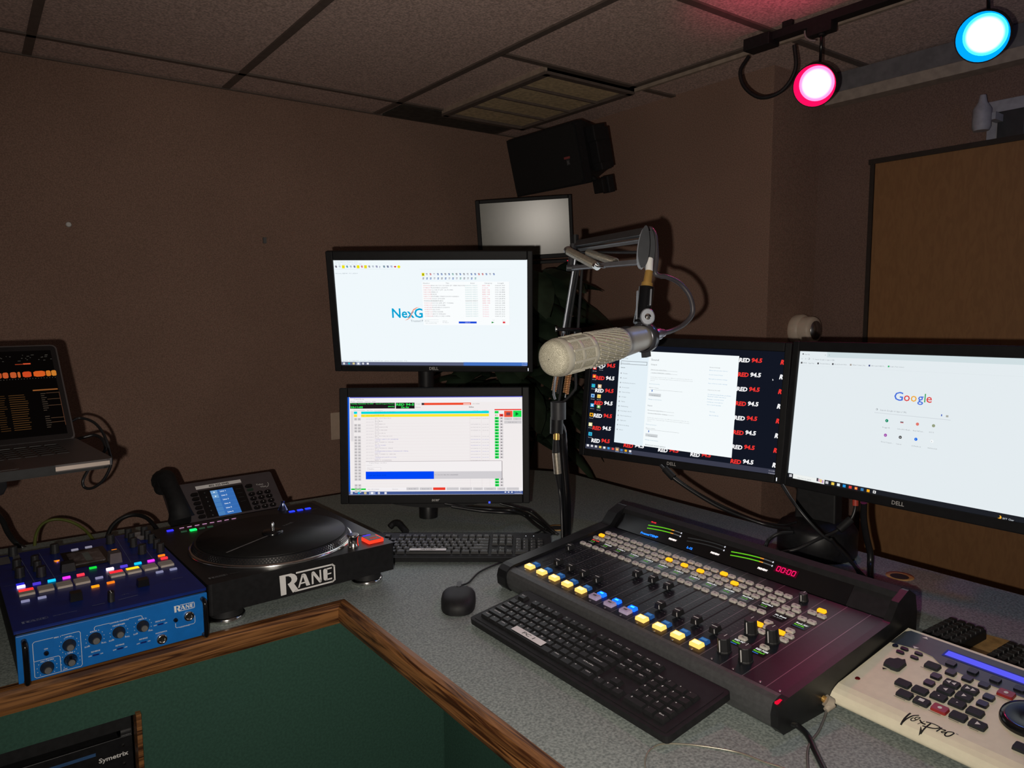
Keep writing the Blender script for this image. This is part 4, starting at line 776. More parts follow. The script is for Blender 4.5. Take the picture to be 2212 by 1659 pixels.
def fknob(u, v, m, r=.0098):
    M = MF @ TR(u, v, 0); k = MB(M); k.lathe([(r, 0), (r*.98, .003), (r*.68, .010), (r*.62, .013)], m, None, 24); k.lathe([(r*.52, .0131), (r*.5, .0150)], M_GREY, None, 20); k.build('front_knob', mx)
    d = MB(MFF)
    for i in range(11):
        a = -PI*.75-.0+(PI*1.5)*i/10+PI/2+PI; a = PI*1.25-PI*1.5*i/10
        d.poly([(u+1.38*r*math.cos(a)-.0005, v+1.38*r*math.sin(a)-.0005), (u+1.38*r*math.cos(a)+.0005, v+1.38*r*math.sin(a)-.0005), (u+1.38*r*math.cos(a)+.0005, v+1.38*r*math.sin(a)+.0005), (u+1.38*r*math.cos(a)-.0005, v+1.38*r*math.sin(a)+.0005)], .0004, M_WHITE)
    d.build('dial_marks', mx)
for u, v in ((-.0725, .0478), (-.1045, .0200), (-.0358, .0482), (-.0005, .0485), (.0362, .0490)): fknob(u, v, M_KNOB)
fknob(-.0720, .0225, M_GLOSS)
for u, v in ((-.1043, .0438), (.0884, .045)): MB(MF @ TR(u, v, 0)).lathe([(.0036, 0), (.0034, .004), (.002, .006)], M_GLOSS, None, 14).build('front_button', mx)
for u, v in ((.0647, .0176), (.1105, .0464)): MB(MF @ TR(u, v, 0)).lathe([(.0088, 0), (.0088, .003), (.0075, .005), (.0048, .005), (.0042, .001)], M_CHROME, None, 24).lathe([(.0042, .0012), (.001, .0012)], M_INK, None, 16).build('jack_socket', mx)
d = MB(MFF); W = M_WHITE; z = .0004; w = .0007
d.line([(-.094, .0665), (-.119, .0665), (-.1215, .064), (-.1215, .0095), (-.119, .0073), (-.058, .0075), (-.056, .010), (-.056, .064), (-.058, .0665), (-.082, .0665)], w, z, W)
d.line([(-.1215, .0345), (-.088, .0345), (-.086, .032), (-.086, .0075)], w, z, W)
d.line([(-.036, .0625), (-.036, .066), (-.034, .068), (-.014, .068)], w, z, W).line([(.016, .068), (.034, .068), (.036, .066), (.036, .0625)], w, z, W)
d.line([(.088, .0385), (.088, .032), (.090, .0305), (.094, .0305)], w, z, W).line([(.112, .0305), (.1185, .0305), (.1205, .033), (.1205, .044), (.1185, .0455)], w, z, W)
for t_, u, v, ww in (('MIC 1', -.088, .0655, .009), ('LEVEL', -.0725, .0618, .010), ('TONE', -.072, .0345, .008), ('ON', -.1043, .0508, .005), ('MIC 1 ECHO', -.1035, .0315, .018), ('LOW', -.080, .0098, .006), ('DECK 1', -.0358, .0605, .012), ('SLOW', -.0475, .0372, .008), ('FULL', -.0232, .0372, .007),
    ('CONTOUR CONTROLS', .001, .0670, .029), ('CROSSFADER', .0, .0612, .019), ('SLOW', -.0120, .0374, .008), ('FULL', .0120, .0374, .007), ('DECK 2', .036, .0615, .011), ('SLOW', .0245, .0378, .007), ('FULL', .048, .0378, .007), ('DECK SWAP', .064, .0505, .016), ('REVERSE', -.036, .0262, .013), ('REVERSE', .0, .0262, .013), ('REVERSE', .036, .0265, .013), ('FOOTSWITCH', .0645, .0296, .018), ('HEADPHONES', .103, .0300, .017)):
    d.text(t_, u, v-.001, .0022, W, z, .02, 'c', ww)
for u in (-.036, .0, .036, .064):
    v = .019 if u < .05 else .0435; d.text('OFF', u-.0085, v, .0018, W, z, .02, 'c', .005).text('ON', u+.0085, v, .0018, W, z, .02, 'c', .004); d.rect(u-.0045, v-.0005, u+.0045, v+.0023, z, M_NAVYP)
d.build('front_lettering', mx)
def logo(mb, x, y, w, h, m, z):    # tall R joined to an open frame around smaller A, N, E
    q = lambda a, b: (x+(a-310)/850*w, y+(825-(b+.2465*(a-310)))/310*h)
    for pts in (((308, 518), (398, 497), (403, 808), (322, 830)),
                ((398, 497), (480, 478), (530, 488), (562, 520), (572, 560), (560, 600), (520, 638), (582, 735), (498, 782), (425, 645), (455, 628), (480, 600), (487, 570), (475, 538), (440, 520), (398, 525)),
                ((578, 710), (602, 702), (668, 500), (640, 492)), ((640, 492), (665, 480), (690, 482), (706, 500), (765, 662), (705, 678), (655, 515)), ((618, 650), (692, 630), (690, 608), (625, 626)),
                ((790, 655), (818, 647), (815, 470), (788, 474)), ((786, 480), (798, 455), (822, 445), (838, 455), (945, 598), (935, 622), (910, 628), (812, 500)), ((912, 425), (937, 418), (945, 600), (918, 620)),
                ((972, 432), (985, 410), (1005, 402), (1038, 395), (1038, 592), (1000, 598), (980, 585), (975, 565)), ((1005, 402), (1110, 375), (1110, 398), (1030, 420)), ((1030, 482), (1100, 462), (1100, 484), (1030, 504)), ((1000, 598), (1110, 572), (1112, 548), (1030, 566))):
        mb.poly([q(*p) for p in pts][::-1], z, m)
    mb.line([q(566, 468), q(1118, 334), q(1150, 357), q(1153, 580), q(1118, 612), q(540, 757)], h*.082, z, m)
lg = MB(MFF); logo(lg, .0870, .0588, .034, .0115, M_WHITE, .0004); lg.build('front_logo', mx)
M_DIM = mat('dim_print', (.16, .18, .30), .5); t = MB(MT); logo(t, -.131, .033, .036, .010, M_DIM, .0004); t.build('top_logo', mx)
MB(MT).text('SEVENTY-TWO', -.088, .036, .004, M_DIM, .0004, width=.034).build('model_lettering', mx); MB(MT).text('TEMPO/PITCH', .106, .0885, .003, M_DIM, .0004, width=.02).build('top_caption', mx)
MB(MT).text('A/B FX', .018, .064, .003, M_DIM, .0004, width=.012).build('top_caption', mx)
MB(MT).poly([(.116, .382), (.142, .382), (.142, .45), (.104, .45)], .0004, mat('pale_plate', (.30, .28, .28), .6)).build('pale_plate', mx)
MB(MT).rect(-.142, .385, -.118, .44, .0004, M_GREY).build('pale_plate', mx); MB(MT).rect(-.112, .385, -.100, .44, .0004, M_GREY).build('pale_plate', mx)
t = MB(MT)
t.line([(-.0935, .232), (-.101, .42)], .0008, .0004, M_DIM).line([(-.0615, .232), (-.067, .425)], .0008, .0004, M_DIM).line([(.068, .238), (.077, .44)], .0008, .0004, M_DIM).line([(.107, .232), (.112, .385)], .0008, .0004, M_DIM).line([(-.14, .245), (.142, .245)], .0006, .0003, M_DIM)
t.line([(.01, .045), (.04, .048)], .0015, .0003, M_DIM).line([(-.03, .045), (-.012, .045)], .0015, .0003, M_DIM)
t.build('top_lines', mx)
# pads
PX8 = (-.1108, -.0818, -.0533, -.0252, .0325, .0610, .0900, .1190)
lit = {0: (255, 40, 40), 4: (255, 30, 40), 5: (255, 175, 20)}
for i, u in enumerate(PX8):
    M = MT @ TR(u, .183, 0); p = MB(M); p.rbox((0, 0, .002), (.0245, .029, .004), .0015, M_PAD, top=.96); p.rect(-.0115, -.0006, .0115, .0004, .0043, M_DIM)
    if i in lit: p.rbox((0, .0068, .0026), (.0225, .0135, .0036), .001, em(lit[i], 1.9), top=.96)
    p.build('performance_pad', mx)
for i, (u, c_, s_) in enumerate(((-.1155, (235, 180, 255), 3.2), (-.0916, (80, 60, 220), .9), (-.0683, (20, 190, 235), 1.2), (-.0446, (225, 50, 230), 1.2), (-.0216, (255, 60, 80), 1.1), (.0278, (255, 215, 235), 3.2), (.052, (90, 70, 225), .9), (.0768, (20, 190, 235), 1.2), (.1006, (225, 50, 230), 1.2), (.125, (255, 50, 60), 1.1))):
    MB(MT @ TR(u, .2215, 0)).rbox((0, 0, .0015), (.0125, .0075, .003), .001, em(c_, s_)).build('cue_light', mx)
for u, v, c_, s_ in ((-.1155, .2375, (50, 50, 230), .8), (.125, .2430, (255, 130, 30), 1.1), (.0035, .251, (20, 215, 60), 1.1), (-.1166, .139, (165, 165, 205), .6), (-.0922, .139, (165, 165, 205), .6), (.003, .183, (170, 165, 205), .6), (-.0105, .139, (255, 150, 20), 1.3), (.0149, .142, (255, 130, 30), 1.0), (.0983, .144, (165, 165, 205), .6), (.1229, .144, (165, 165, 205), .6), (-.0066, .3975, (170, 165, 185), .6), (.0189, .3990, (170, 165, 185), .6)):
    MB(MT @ TR(u, v, 0)).rbox((0, 0, .0012), (.0125, .0072, .0024), .001, em(c_, s_)).build('small_light', mx)
MB(MT).rect(-.034, .270, .044, .392, .0006, M_GLOSS).build('display_surround', mx)
sc = MB(MT); sc.rbox((.0035, .331, .0012), (.058, .084, .0024), .003, mat('display_glass', (.10, .085, .085), .12, var=.6, scale=45, spec=.8)); sc.rect(.0, .30, .012, .36, .0026, mat('display_pale_strip', (.14, .17, .16), .3)); sc.build('display', mx)  # paler grey-green strip across the display
def hood(u, v, w, d, h, m): MB(MT @ TR(u, v, 0)).prism([(-w/2, -d/2), (w/2, -d/2), (w/2, d/2), (-w/2, d/2)], 0, h, m, top=.86).build('paddle', mx)
hood(-.036, .270, .024, .026, .016, M_BLKM); hood(.0445, .268, .022, .03, .02, mat('paddle_grey', (.09, .075, .08), .4))
hood(-.0475, .094, .019, .018, .014, M_GLOSS); hood(.0584, .094, .019, .018, .012, M_GLOSS)
MB(MT @ TR(-.001, .050, 0)).rbox((0, 0, .008), (.010, .018, .016), .004, M_BLK, top=.8).box((0, -.001, .0165), (.001, .013, .0008), M_WHITE).build('crossfader', mx)
for u, v, r in ((.100, .425, .008), (.131, .420, .008), (.130, .385, .0075), (.130, .350, .0075), (.1305, .305, .008), (.098, .285, .0085), (.130, .272, .0085), (.094, .345, .0075), (.098, .385, .0075), (-.112, .285, .0085), (-.080, .265, .0085), (-.110, .44, .009), (-.0415, .405, .009), (.0605, .402, .009), (-.112, .34, .008), (-.082, .305, .0075), (-.082, .345, .0075)):
    knob(mx, MT @ TR(u, v, 0), r, .019, 'knob', line=False)
for u, v in ((-.0455, .335), (.0575, .337)):
    MB(MT @ TR(u, v, 0)).poly([(-.005, .012), (.005, .012), (.005, .007), (.0015, .0), (-.0015, .0), (-.004, .007)][::-1], .001, em((255, 140, 30), 1.2)).poly([(-.001, -.004), (.0012, -.004), (.0012, .0), (-.001, .0)], .001, em((60, 60, 240), 1.3)).build('effect_light', mx)
MB(MT).rect(-.078, .375, -.074, .384, .001, em((230, 160, 30), 1.1)).rect(-.078, .360, -.074, .375, .001, em((20, 200, 50), 1.1)).rect(-.1435, .352, -.1415, .362, .001, em((20, 200, 50), 1.0)).build('level_light', mx)

# ------------------------------------------------------------------ turntable
def turntable(name_label, x, y):
    t = thing('turntable', name_label, 'turntable', (x, y, DZ), T(2.6))
    P = [(-.193, .004), (-.189, 0), (.189, 0), (.193, .004), (.193, .423), (.189, .427), (-.189, .427), (-.193, .423)]
    MB().prism(P, .028, .087, M_BLK).build('plinth', t, bev=.003)
    for u in (-.150, .147):
        for v in (.040, .385):
            MB(TR(u, v, 0)).lathe([(.030, 0), (.033, .002), (.033, .009), (.030, .011)], M_CHROME, None, 32).lathe([(.030, .011), (.028, .028)], M_BLKM, None, 28).build('foot', t)
    cx, cy = -.006, .172
    pl = MB(TR(cx, cy, .0872)); pl.lathe([(.168, 0), (.1685, .003), (.166, .0055), (.163, .006)], M_CHROME, None, 96).lathe([(.163, .006), (.1565, .017)], M_BLK, None, 96, caps=False).lathe([(.1565, .017), (.001, .017)], M_BLK, None, 96, caps=False)
    pb = pl.build('platter', t)
    dt = MB(TR(cx, cy, .0872)); n = 150
    for row in range(3):
        f = .22+row*.27; r = .163-.0065*f+.0003; z = .006+.011*f
        for i in range(n):
            a = 2*PI*(i+.5*(row % 2))/n; da = .0085; dz = .0014
            dt.add([((r+dr)*math.cos(a+s_*da), (r+dr)*math.sin(a+s_*da), z+q) for s_, q, dr in ((-1, 0, 0), (0, -dz, .0007), (1, 0, 0), (0, dz, -.0007))], [(0, 1, 2, 3)], M_CHROME)
    dt.build('strobe_dots', pb)
    rc = MB(TR(cx, cy, .1045)); rc.lathe([(.152, 0), (.152, .0016), (.001, .0016)], mat('record_vinyl', (.006, .006, .006), .5, var=.2, scale=60, spec=.3), None, 96); rc.build('record', t)
    sl = MB(TR(cx, cy, .1063)); sl.line([(-.004, -.008), (-.118, -.068)], .0042, .0006, mat('grey_line', (.16, .15, .15), .5)); sl.text('RANE', .040, .030, .009, M_GREY, .0006, ang=.5, width=.03); sl.build('record_mark', t)
    MB(TR(cx, cy, .106)).lathe([(.022, 0), (.022, .004), (.018, .007), (.006, .0075)], M_GLOSS, None, 32).lathe([(.0035, .007), (.0035, .022), (.002, .024)], M_CHROME, None, 16).build('spindle', t)
    k = MB(TR(.112, .030, .0872)); k.lathe([(.0115, 0), (.0115, .004), (.010, .006), (.010, .020), (.0125, .022), (.0125, .0255), (.011, .0268)], M_CHROME, None, 28).lathe([(.0105, .0269), (.001, .0269)], M_GLOSS, None, 24, caps=False); k.build('pitch_knob', t)
    sb = MB(TR(.1625, .040, .0872)); sb.rbox((0, 0, .003), (.036, .036, .006), .003, em((255, 50, 30), 1.9)).rbox((0, .0005, .0042), (.030, .0315, .0052), .002, mat('smoked_key', (.10, .02, .02), .35)).rect(-.008, -.001, .008, .0022, .0070, em((255, 110, 90), .35)).rect(-.008, -.006, .008, -.0035, .0070, em((255, 60, 40), .8)); sb.build('start_button', t)
    MB(TR(.169, .0795, .0872)).rbox((0, 0, .0006), (.018, .006, .0012), .001, em((90, 70, 230), .9)).build('small_light', t)
    MB(TR(.166, .092, .0872)).rbox((0, 0, .0006), (.016, .004, .0012), .001, M_GREY).build('small_key', t)
    for u in (.1185, .1395, .1600): MB(TR(u, .371, .0872)).rbox((0, 0, .001), (.0135, .009, .002), .001, em((40, 60, 255), 1.4)).build('blue_light', t)
    MB(TR(.171, .357, .0872)).rect(-.006, 0, .006, .002, .0006, M_GREY).build('small_key', t)
    MB(TR(-.157, .396, .0872)).rbox((0, 0, .001), (.0135, .009, .002), .001, em((50, 50, 255), 1.4)).build('blue_light', t)
    MB(TR(-.1147, .369, .0872)).rbox((0, 0, .001), (.014, .011, .002), .001, em((20, 235, 90), 2.4)).build('green_light', t)
    for u in (-.1345, -.0957, -.0777): MB(TR(u, .369, .0872)).rbox((0, 0, .001), (.0125, .0065, .002), .001, em((70, 110, 80), .35)).build('small_key', t)
    for i in range(8): MB(TR(-.1307+i*.0168, .4015, .0872)).rect(-.005, -.0012, .005, .0012, .0008, em((255, 185, 235), 1.3)).build('pink_light', t)
    tn = MB(TR(.11, .405, .0872)); tn.lathe([(.013, 0), (.010, .006), (.004, .016), (.005, .022)], mat('blue_chrome', (.25, .3, .6), .2, 1.0), None, 20); tn.build('corner_post', t)
    l = MB(TR(0, -.0006, 0) @ RX(PI/2)); logo(l, -.0605, .034, .115, .0395, M_WHITE, .0004); l.build('front_logo', t)
    l = MB(TR(0, 0, .0874)); logo(l, -.182, .028, .034, .009, M_GREY, .0004); l.text('TWELVE', -.143, .030, .003, M_GREY, .0004, width=.018); l.build('top_lettering', t)
    return t
tt = turntable('black DJ turntable with white-lettered front and glowing red start button', .512, 1.374)
t2 = turntable('black turntable at the far left edge, mostly cut off by the picture', -.215, 1.352)

# ------------------------------------------------------------------ desk phone
ph = thing('desk_phone', 'dark studio telephone with blue screen and taped number strip, behind the turntable', 'telephone', (.553, 2.036, DZ), T(4))
n = Vector((0, -math.cos(T(50)), math.sin(T(50)))); PHM = TR(0, 0, .08) @ RX(T(40))
M_PH = mat('phone_grey', (.075, .062, .068), .45, var=.06)
b = MB(PHM); b.rbox((-.02, -.002, -.012), (.290, .128, .024), .006, M_PH); b.build('casing', ph, bev=.002)
MB().prism([(-.058, .0), (.055, .0), (.050, .092), (.035, .092), (-.055, .028)], -.15, .115, M_BLKM, PM).build('foot', ph)
hs = MB(PHM); hs.tube([(-.160, .078, .006), (-.160, .066, .026), (-.158, .02, .034), (-.155, -.030, .032), (-.152, -.058, .016)], lambda t: .021+.011*abs(2*t-1)**2, M_BLKM, 14, 5); hs.rbox((-.160, .058, .014), (.056, .040, .030), .016, M_BLKM, top=.85).rbox((-.152, -.050, .012), (.056, .036, .026), .016, M_BLKM, top=.85); hs.build('handset', ph, bev=.002)
lb = MB(PHM @ TR(-.027, .0430, .0006) @ RZ(.01)); lb.rect(-.061, -.0055, .061, .0058, 0, M_LABEL).text('402 325 0945', 0, -.0032, .0066, M_INK, .0004, .02, 'c', .054); lb.build('number_label', ph)
MB(PHM).poly([(-.086, -.060), (.034, -.060), (.034, .032), (-.086, .032)], .0008, M_GLOSS).build('screen_surround', ph)
sc = MB(PHM); sc.rect(-.0555, -.0605, .0045, .0255, .0014, em((60, 120, 200), .75)); 
for i in range(6):
    y = .0185-i*.0142; sc.rect(-.0555, y-.006, -.038, y+.0064, .0018, em((110, 160, 210) if i < 2 else (75, 130, 190), .9)); sc.rect(-.0365, y-.0072, .0045, y-.0068, .0018, em((90, 150, 215), .8)); sc.text('Line %d' % (i+1), -.031, y-.002, .0042, em((235, 245, 255)), .002, .02, width=.015)
    if i < 2: sc.poly([(-.048, y-.0025), (-.044, y), (-.048, y+.0025)], .0021, em((240, 250, 255)))
sc.build('screen', ph)
for i in range(6): MB(PHM @ TR(-.097, .0212-i*.01475, .0)).rbox((0, 0, .002), (.020, .0105, .004), .005, M_GLOSS, top=.9).build('line_key', ph)
for i in range(6): MB(PHM @ TR(-.070, .0205-i*.0150, .001)).lathe([(.004, 0), (.0035, .0018)], M_BLKM, None, 12).text(str(i+1), -.0012, -.0012, .0024, M_LEG, .0022).build('round_key', ph)
for i in range(4): MB(PHM).rect(.012, .018-i*.0145-.03*0, .026, .0184-i*.0145, .0012, M_GREY).build('side_mark', ph)
for r in range(4):
    for c_ in range(3):
        MB(PHM @ TR(.0485+c_*.0222, -.0078-r*.0157, 0)).rbox((0, 0, .002), (.0185, .0112, .004), .0055, M_GLOSS, top=.9).text(('123', '456', '789', '*0#')[r][c_], -.0014, -.0016, .0034, M_LEG, .0044).build('number_key', ph)
MB(PHM @ TR(.049, .0215, 0)).rbox((0, 0, .002), (.0205, .0112, .004), .0055, M_GLOSS, top=.9).build('line_key', ph)
MB(PHM @ TR(.049, .0085, 0)).rbox((0, 0, .0008), (.018, .008, .0016), .003, mat('green_key', (.02, .045, .03), .5)).build('green_key', ph)
MB(PHM).text('Telos', .070, .0190, .0056, M_WHITE, .0008, width=.020).text('VSet', .079, .0100, .0056, M_WHITE, .0008, width=.017).line([(.096, .008), (.102, .012), (.105, .019), (.104, .024)], .0010, .0008, M_WHITE).build('logo', ph)

# ------------------------------------------------------------------ laptop and its stand
lp = thing('laptop', 'open grey laptop with orange sound waves on screen, cut by the left edge', 'laptop', (.18, 1.365, 1.246), T(6))
M_ALU = mat('laptop_grey', (.085, .075, .075), .42, .4, var=.04)
M_ALE = mat('laptop_edge', (.62, .52, .46), .35, .5, var=.04)
LW = .39
MB().rbox((-LW/2, .133, .008), (LW, .268, .0115), .010, M_ALU).build('base', lp, bev=.0012)
MB().box((-.045, -.0012, .0075), (.078, .0015, .0065), M_ALE).build('front_edge', lp); MB().box((-.31, -.0012, .0075), (.13, .0015, .0065), M_ALE).build('front_edge', lp)
MB().prism([(-.250, -.0022), (-.084, -.0022), (-.098, .010), (-.236, .010)], .001, .0137, M_BLKM).build('opening_notch', lp)
k = MB()
for r in range(6):
    for c_ in range(14):
        k.rbox((-.358+c_*.0236, .115+r*.0205, .0140), (.0205, .0172 if r < 5 else .009, .0012), .0015, M_KEY, top=.95)
k.build('keyboard', lp)
MB().rbox((-LW/2, .052, .0139), (.13, .085, .0006), .004, mat('trackpad', (.06, .055, .055), .3)).build('trackpad', lp)
hy, hn = .1204, .1754; L_ = math.hypot(hy, hn); LM = TR(0, .262, .0135) @ RX(math.atan2(hn, hy))
HH = .2127
MB(LM).rbox((-LW/2, HH/2, -.0035), (LW, HH+.004, .0060), .010, M_ALU).build('lid', lp, bev=.001)
MB(LM).rbox((-LW/2, HH/2, .0003), (LW-.006, HH-.003, .0016), .008, M_GLOSS).build('screen_glass', lp)
s = MB(LM); z = .0015; s.rect(-LW+.012, .012, -.012, HH-.012, z, em((10, 7, 6), .6)); z = .0019
for (x0, x1, c_) in ((-.115, -.100, (190, 80, 40)), (-.0985, -.0895, (205, 90, 45)), (-.0865, -.0765, (200, 90, 45)), (-.0745, -.070, (205, 100, 45)), (-.0665, -.052, (215, 75, 35)), (-.0485, -.029, (225, 95, 35)), (-.0275, -.0195, (215, 120, 40)), (-.0185, -.010, (215, 130, 45)), (-.145, -.118, (190, 90, 40)), (-.19, -.15, (200, 90, 45)), (-.26, -.2, (200, 110, 45))):
    w = x1-x0; s.poly([(x0, .1425), (x0+w*.25, .1405), (x1-w*.2, .1408), (x1, .143), (x1, .1515), (x1-w*.25, .1535), (x0+w*.2, .1532), (x0, .151)], z, em(c_, .8))
for k_ in range(30): s.rect(-.15+k_*.0047, .1368, -.1493+k_*.0047, .1376, z, em((170, 160, 150), .5))
s.rect(-.0757, .1695, -.063, .1712, z, em((150, 55, 30), .8)).rect(-.0625, .1695, -.050, .1722, z, em((225, 85, 50), .8)).rect(-.055, .1090, -.0134, .1118, z, em((165, 100, 50), .6))
rr = random.Random(4)
for k_ in range(22): s.rect(-.09+rr.random()*.075, .178+rr.random()*.018, -.09+rr.random()*.0, 0, z, em((120, 120, 115), .5)) if False else None
for k_ in range(26):
    x = -.12+rr.random()*.105; y = .176+rr.random()*.016; s.rect(x, y, x+.001+rr.random()*.004, y+.0009, z, em((120, 115, 105), .35))
for r in range(17):
    y = .1015-r*.0046
    s.rect(-.116, y, -.106+rr.random()*.006, y+.0011, z, em((110, 75, 40), .35)); s.rect(-.0955, y, -.0655-rr.random()*.005, y+.0011, z, em((125, 85, 45), .4)); s.rect(-.20, y, -.14-rr.random()*.02, y+.0011, z, em((150, 105, 55), .5))
    if r in (0, 3, 6, 12, 14): s.rect(-.034, y+.001, -.0125, y+.0017, z, em((130, 95, 70), .5))
    if r not in (9, 10): s.rect(-.0435, y, -.034-rr.random()*.004, y+.0013, z, em((110, 95, 80), .35))
s.rect(-.0127, .030, -.0118, .104, z, em((110, 70, 50), .5)); s.build('screen', lp)
sd = thing('laptop_stand', 'black tray stand holding the laptop above the mixer at the left edge', 'laptop stand', (-.06, 1.50, DZ), T(6))
MB(TR(0, .0, 0)).rbox((.05, .01, .3185), (.36, .25, .006), .01, M_BLKM).build('tray', sd, bev=.001)
MB().lathe([(.016, .30), (.016, .01)], M_BLK, TR(-.06, .42, 0), 16).tube([(-.06, .42, .295), (-.06, .30, .300), (-.03, .12, .300)], .012, M_BLK, 10, 3).lathe([(.019, .285), (.024, .295), (.024, .311)], M_BLKM, TR(.065, -.055, 0), 16).lathe([(.07, 0), (.07, .008), (.06, .012)], M_BLK, TR(-.06, .42, 0), 28).build('pole', sd)

# ------------------------------------------------------------------ keyboards
ROWS = [  # (y, [(width, gap before, legend)...])  in key units
    (5.35, [(1, 0, 'Esc')]+[(1, 1 if i in (0,) else (.5 if i in (4, 8) else 0), 'F%d' % (i+1)) for i in range(12)]+[(1, .25, 'Prt'), (1, 0, 'Scr'), (1, 0, 'Brk')]),
    (4, [(1, 0, c) for c in '`1234567890-=']+[(2, 0, 'Back'), (1, .25, 'Ins'), (1, 0, 'Home'), (1, 0, 'PgUp'), (1, .25, 'Num'), (1, 0, '/'), (1, 0, '*'), (1, 0, '-')]),
    (3, [(1.5, 0, 'Tab')]+[(1, 0, c) for c in 'QWERTYUIOP[]']+[(1.5, 0, '\\'), (1, .25, 'Del'), (1, 0, 'End'), (1, 0, 'PgDn'), (1, .25, '7'), (1, 0, '8'), (1, 0, '9'), (1, 0, '+')]),
    (2, [(1.75, 0, 'Caps')]+[(1, 0, c) for c in "ASDFGHJKL;'"]+[(2.25, 0, 'Enter'), (1, 3.5, '4'), (1, 0, '5'), (1, 0, '6'), (1, 0, '+')]),
    (1, [(2.25, 0, 'Shift')]+[(1, 0, c) for c in 'ZXCVBNM,./']+[(2.75, 0, 'Shift'), (1, 1.25, '^'), (1, 1.25, '1'), (1, 0, '2'), (1, 0, '3'), (1, 0, 'Ent')]),
    (0, [(1.25, 0, 'Ctrl'), (1.25, 0, '+'), (1.25, 0, 'Alt'), (6.25, 0, ''), (1.25, 0, 'Alt'), (1.25, 0, '+'), (1.25, 0, '='), (1.25, 0, 'Ctrl'), (1, .25, '<'), (1, 0, 'v'), (1, 0, '>'), (2, .25, '0'), (1, 0, '.'), (1, 0, 'Ent')])]
def keyboard(label, x, y, rz, W, D, slope, sticker, tape, lights=False):
    k = thing('computer_keyboard', label, 'keyboard', (x, y, DZ), rz, 'full-size black keyboards'); del k['group']
    a = math.asin(slope/D); KM = TR(0, 0, .004) @ RX(a)
    MB(KM).rbox((0, D/2, .0055), (W, D, .011), .007, M_BLKM).build('casing', k, bev=.0025)
    MB(KM).rbox((0, D/2, .0112), (W-.014, D-.012, .0012), .004, M_BLKM).build('top_plate', k)
    for u in (-W*.42, W*.42):
        MB().box((u, D-.02, (.004+slope*.86)/2), (.02, .008, .004+slope*.86), M_BLKM).build('foot', k); MB().box((u, .02, .003), (.02, .008, .006), M_BLKM).build('foot', k)
    U = (W-.024)/23.0; dV = (D-.034)/6.45
    for yy, row in ROWS:
        cx = -W/2+.014
        for w, gap, leg in row:
            cx += gap*U; v = .016+(yy+.5)*dV
            b = MB(KM @ TR(cx+w*U/2, v, .0115)); kw, kd = w*U-.0012, dV-.0012
            b.add([(-kw/2, -kd/2, 0), (kw/2, -kd/2, 0), (kw/2, kd/2, 0), (-kw/2, kd/2, 0), (-kw/2+.002, -kd/2+.0015, .0062), (kw/2-.002, -kd/2+.0015, .0062), (kw/2-.002, kd/2-.0035, .0068), (-kw/2+.002, kd/2-.0035, .0068)], [(3, 2, 1, 0), (4, 5, 6, 7), (0, 1, 5, 4), (1, 2, 6, 5), (2, 3, 7, 6), (3, 0, 4, 7)], M_KEY)
            if leg: b.text(leg, -kw*.26, .0004, .0040 if len(leg) == 1 else .0024, M_LEG, .0069, .01, res=1, width=None if len(leg) < 3 else kw*.45)
            b.build('space_bar' if w > 6 else ('key' if w == 1 else 'wide_key'), k); cx += w*U
    u0, v0, tw, th_, tt_ = tape
    MB(KM @ TR(u0, v0, .0192) @ RZ(.0)).rect(-tw/2, -th_/2, tw/2, th_/2, 0, M_LABEL).text(sticker, 0, -th_*.24, th_*.5, M_INK, .0004, .01, 'c', tt_, .2).build('paper_label', k)
    if lights:
        for u in (W*.355, W*.40): MB(KM @ TR(u, D*.86, .0122)).lathe([(.0009, 0), (.0006, .0006)], em((240, 245, 255), 1.5), None, 8).build('status_light', k)
    return k
keyboard('nearest keyboard along the console front, white PC 1 label on its space bar', .714, .862, T(-90), .480, .138, .020, 'PC 1', (-.094, .0275, .083, .0135, .03))
ca, sa = math.cos(T(-37.5)), math.sin(T(-37.5)); rx, ry = 1.045, 1.262; 
keyboard('far keyboard under the stacked monitors, narrow white label on its space bar', rx-.21*ca, ry-.21*sa, T(-37.5), .420, .130, .018, 'NEXGEN', (-.080, .0255, .086, .011, .034), True)

# ------------------------------------------------------------------ mouse
ms = thing('computer_mouse', 'black wired mouse between the oak edge and the console', 'mouse', (.748, 1.196, DZ), T(-34))
b = MB(); N = 20; R_ = 12; V = []; Fc = []
for i in range(R_+1):
    f = i/R_; 
    for j in range(N):
        a = 2*PI*j/N; ex = .034*(abs(math.cos(a))**.75)*(1 if math.cos(a) > 0 else -1); ey = .060*(abs(math.sin(a))**.72)*(1 if math.sin(a) > 0 else -1)
        s_ = math.cos(f*PI/2)**.45 if i < R_ else 0; wv = 1+.03*(ey/.06); hz = .027*(math.sin(f*PI/2)**.9)*(1-.18*(ey*s_/.06)-.10*(ey*s_/.06)**2)
        V.append((ex*s_*wv*(1.0+.06*math.sin(f*PI)), ey*s_*(1+.04*math.sin(f*PI)), hz+.001))
for i in range(R_):
    for j in range(N): Fc.append((i*N+j, i*N+(j+1) % N, (i+1)*N+(j+1) % N, (i+1)*N+j))
b.add(V, Fc, M_BLKM, True); b.add([V[j] for j in range(N)], [tuple(range(N-1, -1, -1))], M_BLKM); b.build('shell', ms)
MB().rbox((0, .042, .019), (.009, .026, .014), .004, M_DGREY).build('scroll_wheel', ms, bev=.001)
IM = (TR(.748, 1.196, DZ) @ RZ(T(-34))).inverted()
MB().tube([(.002, .060, .012), (.004, .080, .008)]+[IM @ onz(px, py, DZ+.003) for px, py in ((1012, 1258), (1032, 1238), (1054, 1226), (1074, 1218), (1088, 1213))], .0022, M_CABLE, 8).build('cord', ms)

